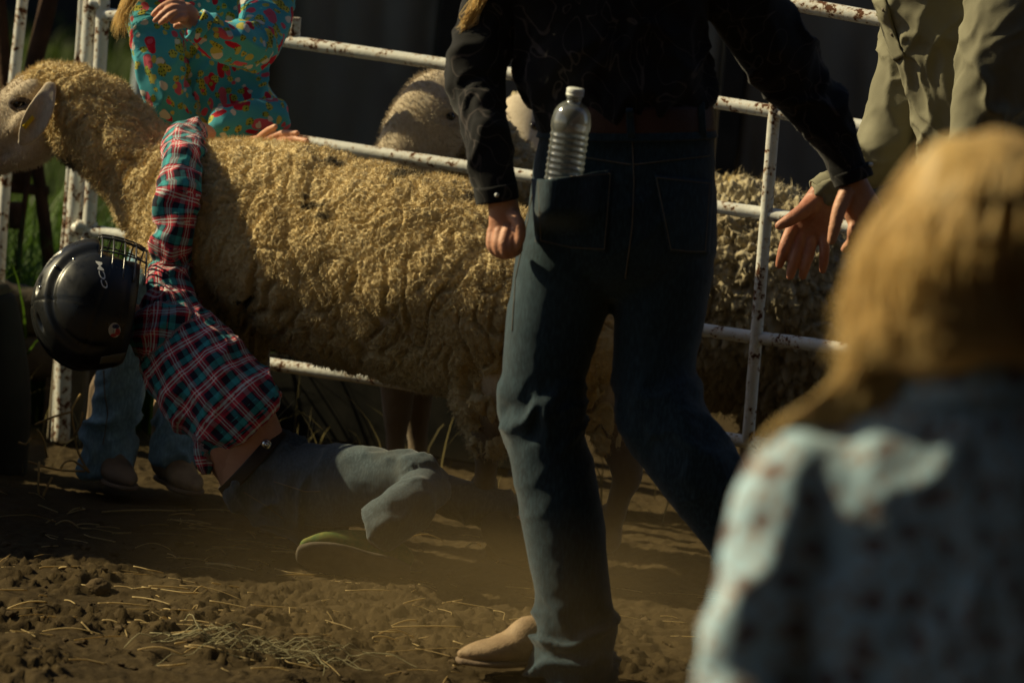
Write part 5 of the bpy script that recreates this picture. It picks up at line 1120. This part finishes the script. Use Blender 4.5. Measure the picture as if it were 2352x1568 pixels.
# hair: a mass of locks combed down the back, one sweep over the left shoulder
hm = fuse([Limb(D_([(2312, 340, 84, 0, 1.), (2292, 400, 180, -.01, .95), (2268, 490, 232, -.01, .95), (2248, 600, 250, -.015, .85), (2228, 710, 266, -.03, .6), (2222, 785, 252, -.045, .42), (2222, 828, 226, -.05, .3)]), n=36, cap=(.5, .4))], .008, 3)
co = getco(hm); push(hm, .024 * (fbm(co * [24, 24, 4], 3, 6) - .5)); hair = link('hair', hm, MBLOND, look)
rr = random.Random(8); pth = []
for k in range(900):
    u = rr.uniform(-1, 1); x0 = 2308 + 110 * u + rr.gauss(0, 20); dep = -m(1, YY_) * 0; sp = rr.random(); w1 = 2250 + 262 * u; fr = -.10 * math.sqrt(max(0, 1 - u * u))
    lo = rr.uniform(745, 850); ck = rr.gauss(0, 14)
    pth.append([P(x0, 338 + 60 * u * u, YY_ + fr * .5), P(2282 + 205 * u, 440, YY_ + fr * 1.08 + rr.gauss(0, .004)), P(w1 + ck + rr.gauss(0, 14), 580, YY_ + fr * 1.1 + rr.gauss(0, .014)), P(2235 + 270 * u + rr.gauss(0, 16), 720, YY_ + fr * .85 - .02 + rr.gauss(0, .008)), P(2225 + 265 * u + rr.gauss(0, 30), lo, YY_ + fr * .55 - .05 + rr.gauss(0, .01))])
for k in range(140):
    e = rr.random() * 1.3 - .1; y0 = 560 + 120 * rr.random(); j = rr.gauss(0, 1)
    pth.append([P(2010 + 26 * e + 6 * j, y0, YY_ - .02), P(1985 + 70 * e + 8 * j, 740, YY_ - .03 + .01 * j), P(1955 + 110 * e + 10 * j, 840, YY_ - .035 + .01 * j), P(1890 + 130 * e + 12 * j, 915 + 20 * e, YY_ - .03), P(1806 + 110 * e + 14 * j, 990 + 18 * j, YY_ - .015), P(1738 + 95 * e + 14 * j, 1078 + 28 * j - 50 * e, YY_ - .01)])
strands('hair_strands', pth, MBLOND, look, .0019, 4)
pth = []
for k in range(260):
    y0 = rr.uniform(330, 780); x0 = 2252 - 258 * math.sqrt(max(.05, 1 - ((y0 - 600) / 330) ** 2)); j = rr.uniform(.2, 1.)
    pth.append([P(x0 + 20, y0, YY_ - .02), P(x0 - 22 * j, y0 + 60, YY_ - .03), P(x0 - 40 * j - 30 * rr.random(), y0 + 130, YY_ - .035 + rr.gauss(0, .01)), P(x0 - 55 * j - 60 * rr.random(), y0 + 210, YY_ - .03 + rr.gauss(0, .02))])
strands('flyaway_hair', pth, MBLOND, look, .0009, 4)
# ================================================================== unseen roof and walls, added to keep the sky off the near side
sky_blocker = thing('sky_blocker', 'added dark roof and walls out of view, keeping the sky off', 'sky_blocker', (1, -5, 0))
for nm, c, s in (('roof', (1, -2.15, 7.06), (24, 17.7, .12)), ('back_wall', (1, -10.9, 3.5), (24, .15, 6.95)), ('side_wall', (12.9, -1.2, 3.5), (.15, 19.2, 6.95))):
    o = obj(nm, *box(c, *s), MDARK, sky_blocker, False); bevel(o, .02)
for x in (-10.8, -8.6, 6.5, 12.7):
    o = obj('post', *box((x, 6.5, 3.5), .24, .24, 7.0), MDARK, sky_blocker, False); bevel(o, .01)

# ---- kicked-up dust hanging low between the fallen boy and the standing legs, thinning to nothing at its edge
def m_dust(d):
    mt = bpy.data.materials.new('dust'); mt.use_nodes = True; t = mt.node_tree; t.nodes.remove(t.nodes['Principled BSDF']); N = t.nodes.new; L = t.links.new
    v = N('ShaderNodeVolumePrincipled'); v.inputs['Color'].default_value = (.80, .58, .28, 1); v.inputs['Anisotropy'].default_value = .3
    tc = N('ShaderNodeTexCoord'); ln = N('ShaderNodeVectorMath'); ln.operation = 'LENGTH'; L(tc.outputs['Object'], ln.inputs[0])
    mr = N('ShaderNodeMapRange'); mr.interpolation_type = 'SMOOTHERSTEP'; mr.inputs['From Min'].default_value = 1; mr.inputs['From Max'].default_value = .1; mr.inputs['To Max'].default_value = d; L(ln.outputs['Value'], mr.inputs['Value'])
    nz = N('ShaderNodeTexNoise'); nz.inputs['Scale'].default_value = 2.6; nz.inputs['Detail'].default_value = 3; L(tc.outputs['Object'], nz.inputs['Vector'])
    rp = N('ShaderNodeMapRange'); rp.inputs['From Min'].default_value = .32; rp.inputs['From Max'].default_value = .68; rp.inputs['To Min'].default_value = .25; rp.inputs['To Max'].default_value = 1.5; L(nz.outputs['Fac'], rp.inputs['Value'])
    mu = N('ShaderNodeMath'); mu.operation = 'MULTIPLY'; L(mr.outputs[0], mu.inputs[0]); L(rp.outputs[0], mu.inputs[1]); L(mu.outputs[0], v.inputs['Density'])
    L(v.outputs[0], t.nodes['Material Output'].inputs['Volume']); return mt
c = PZ(1210, .05, 10.0); bm = bmesh.new(); bmesh.ops.create_icosphere(bm, subdivisions=4, radius=1); me = bpy.data.meshes.new('dust_cloud'); bm.to_mesh(me); bm.free()
du = tag(link('dust_cloud', me, m_dust(.55)), 'brown dust kicked up round the standing person\'s legs and the fallen boy', 'dust', kind='stuff'); du.location = c; du.scale = (.95, .58, .38)
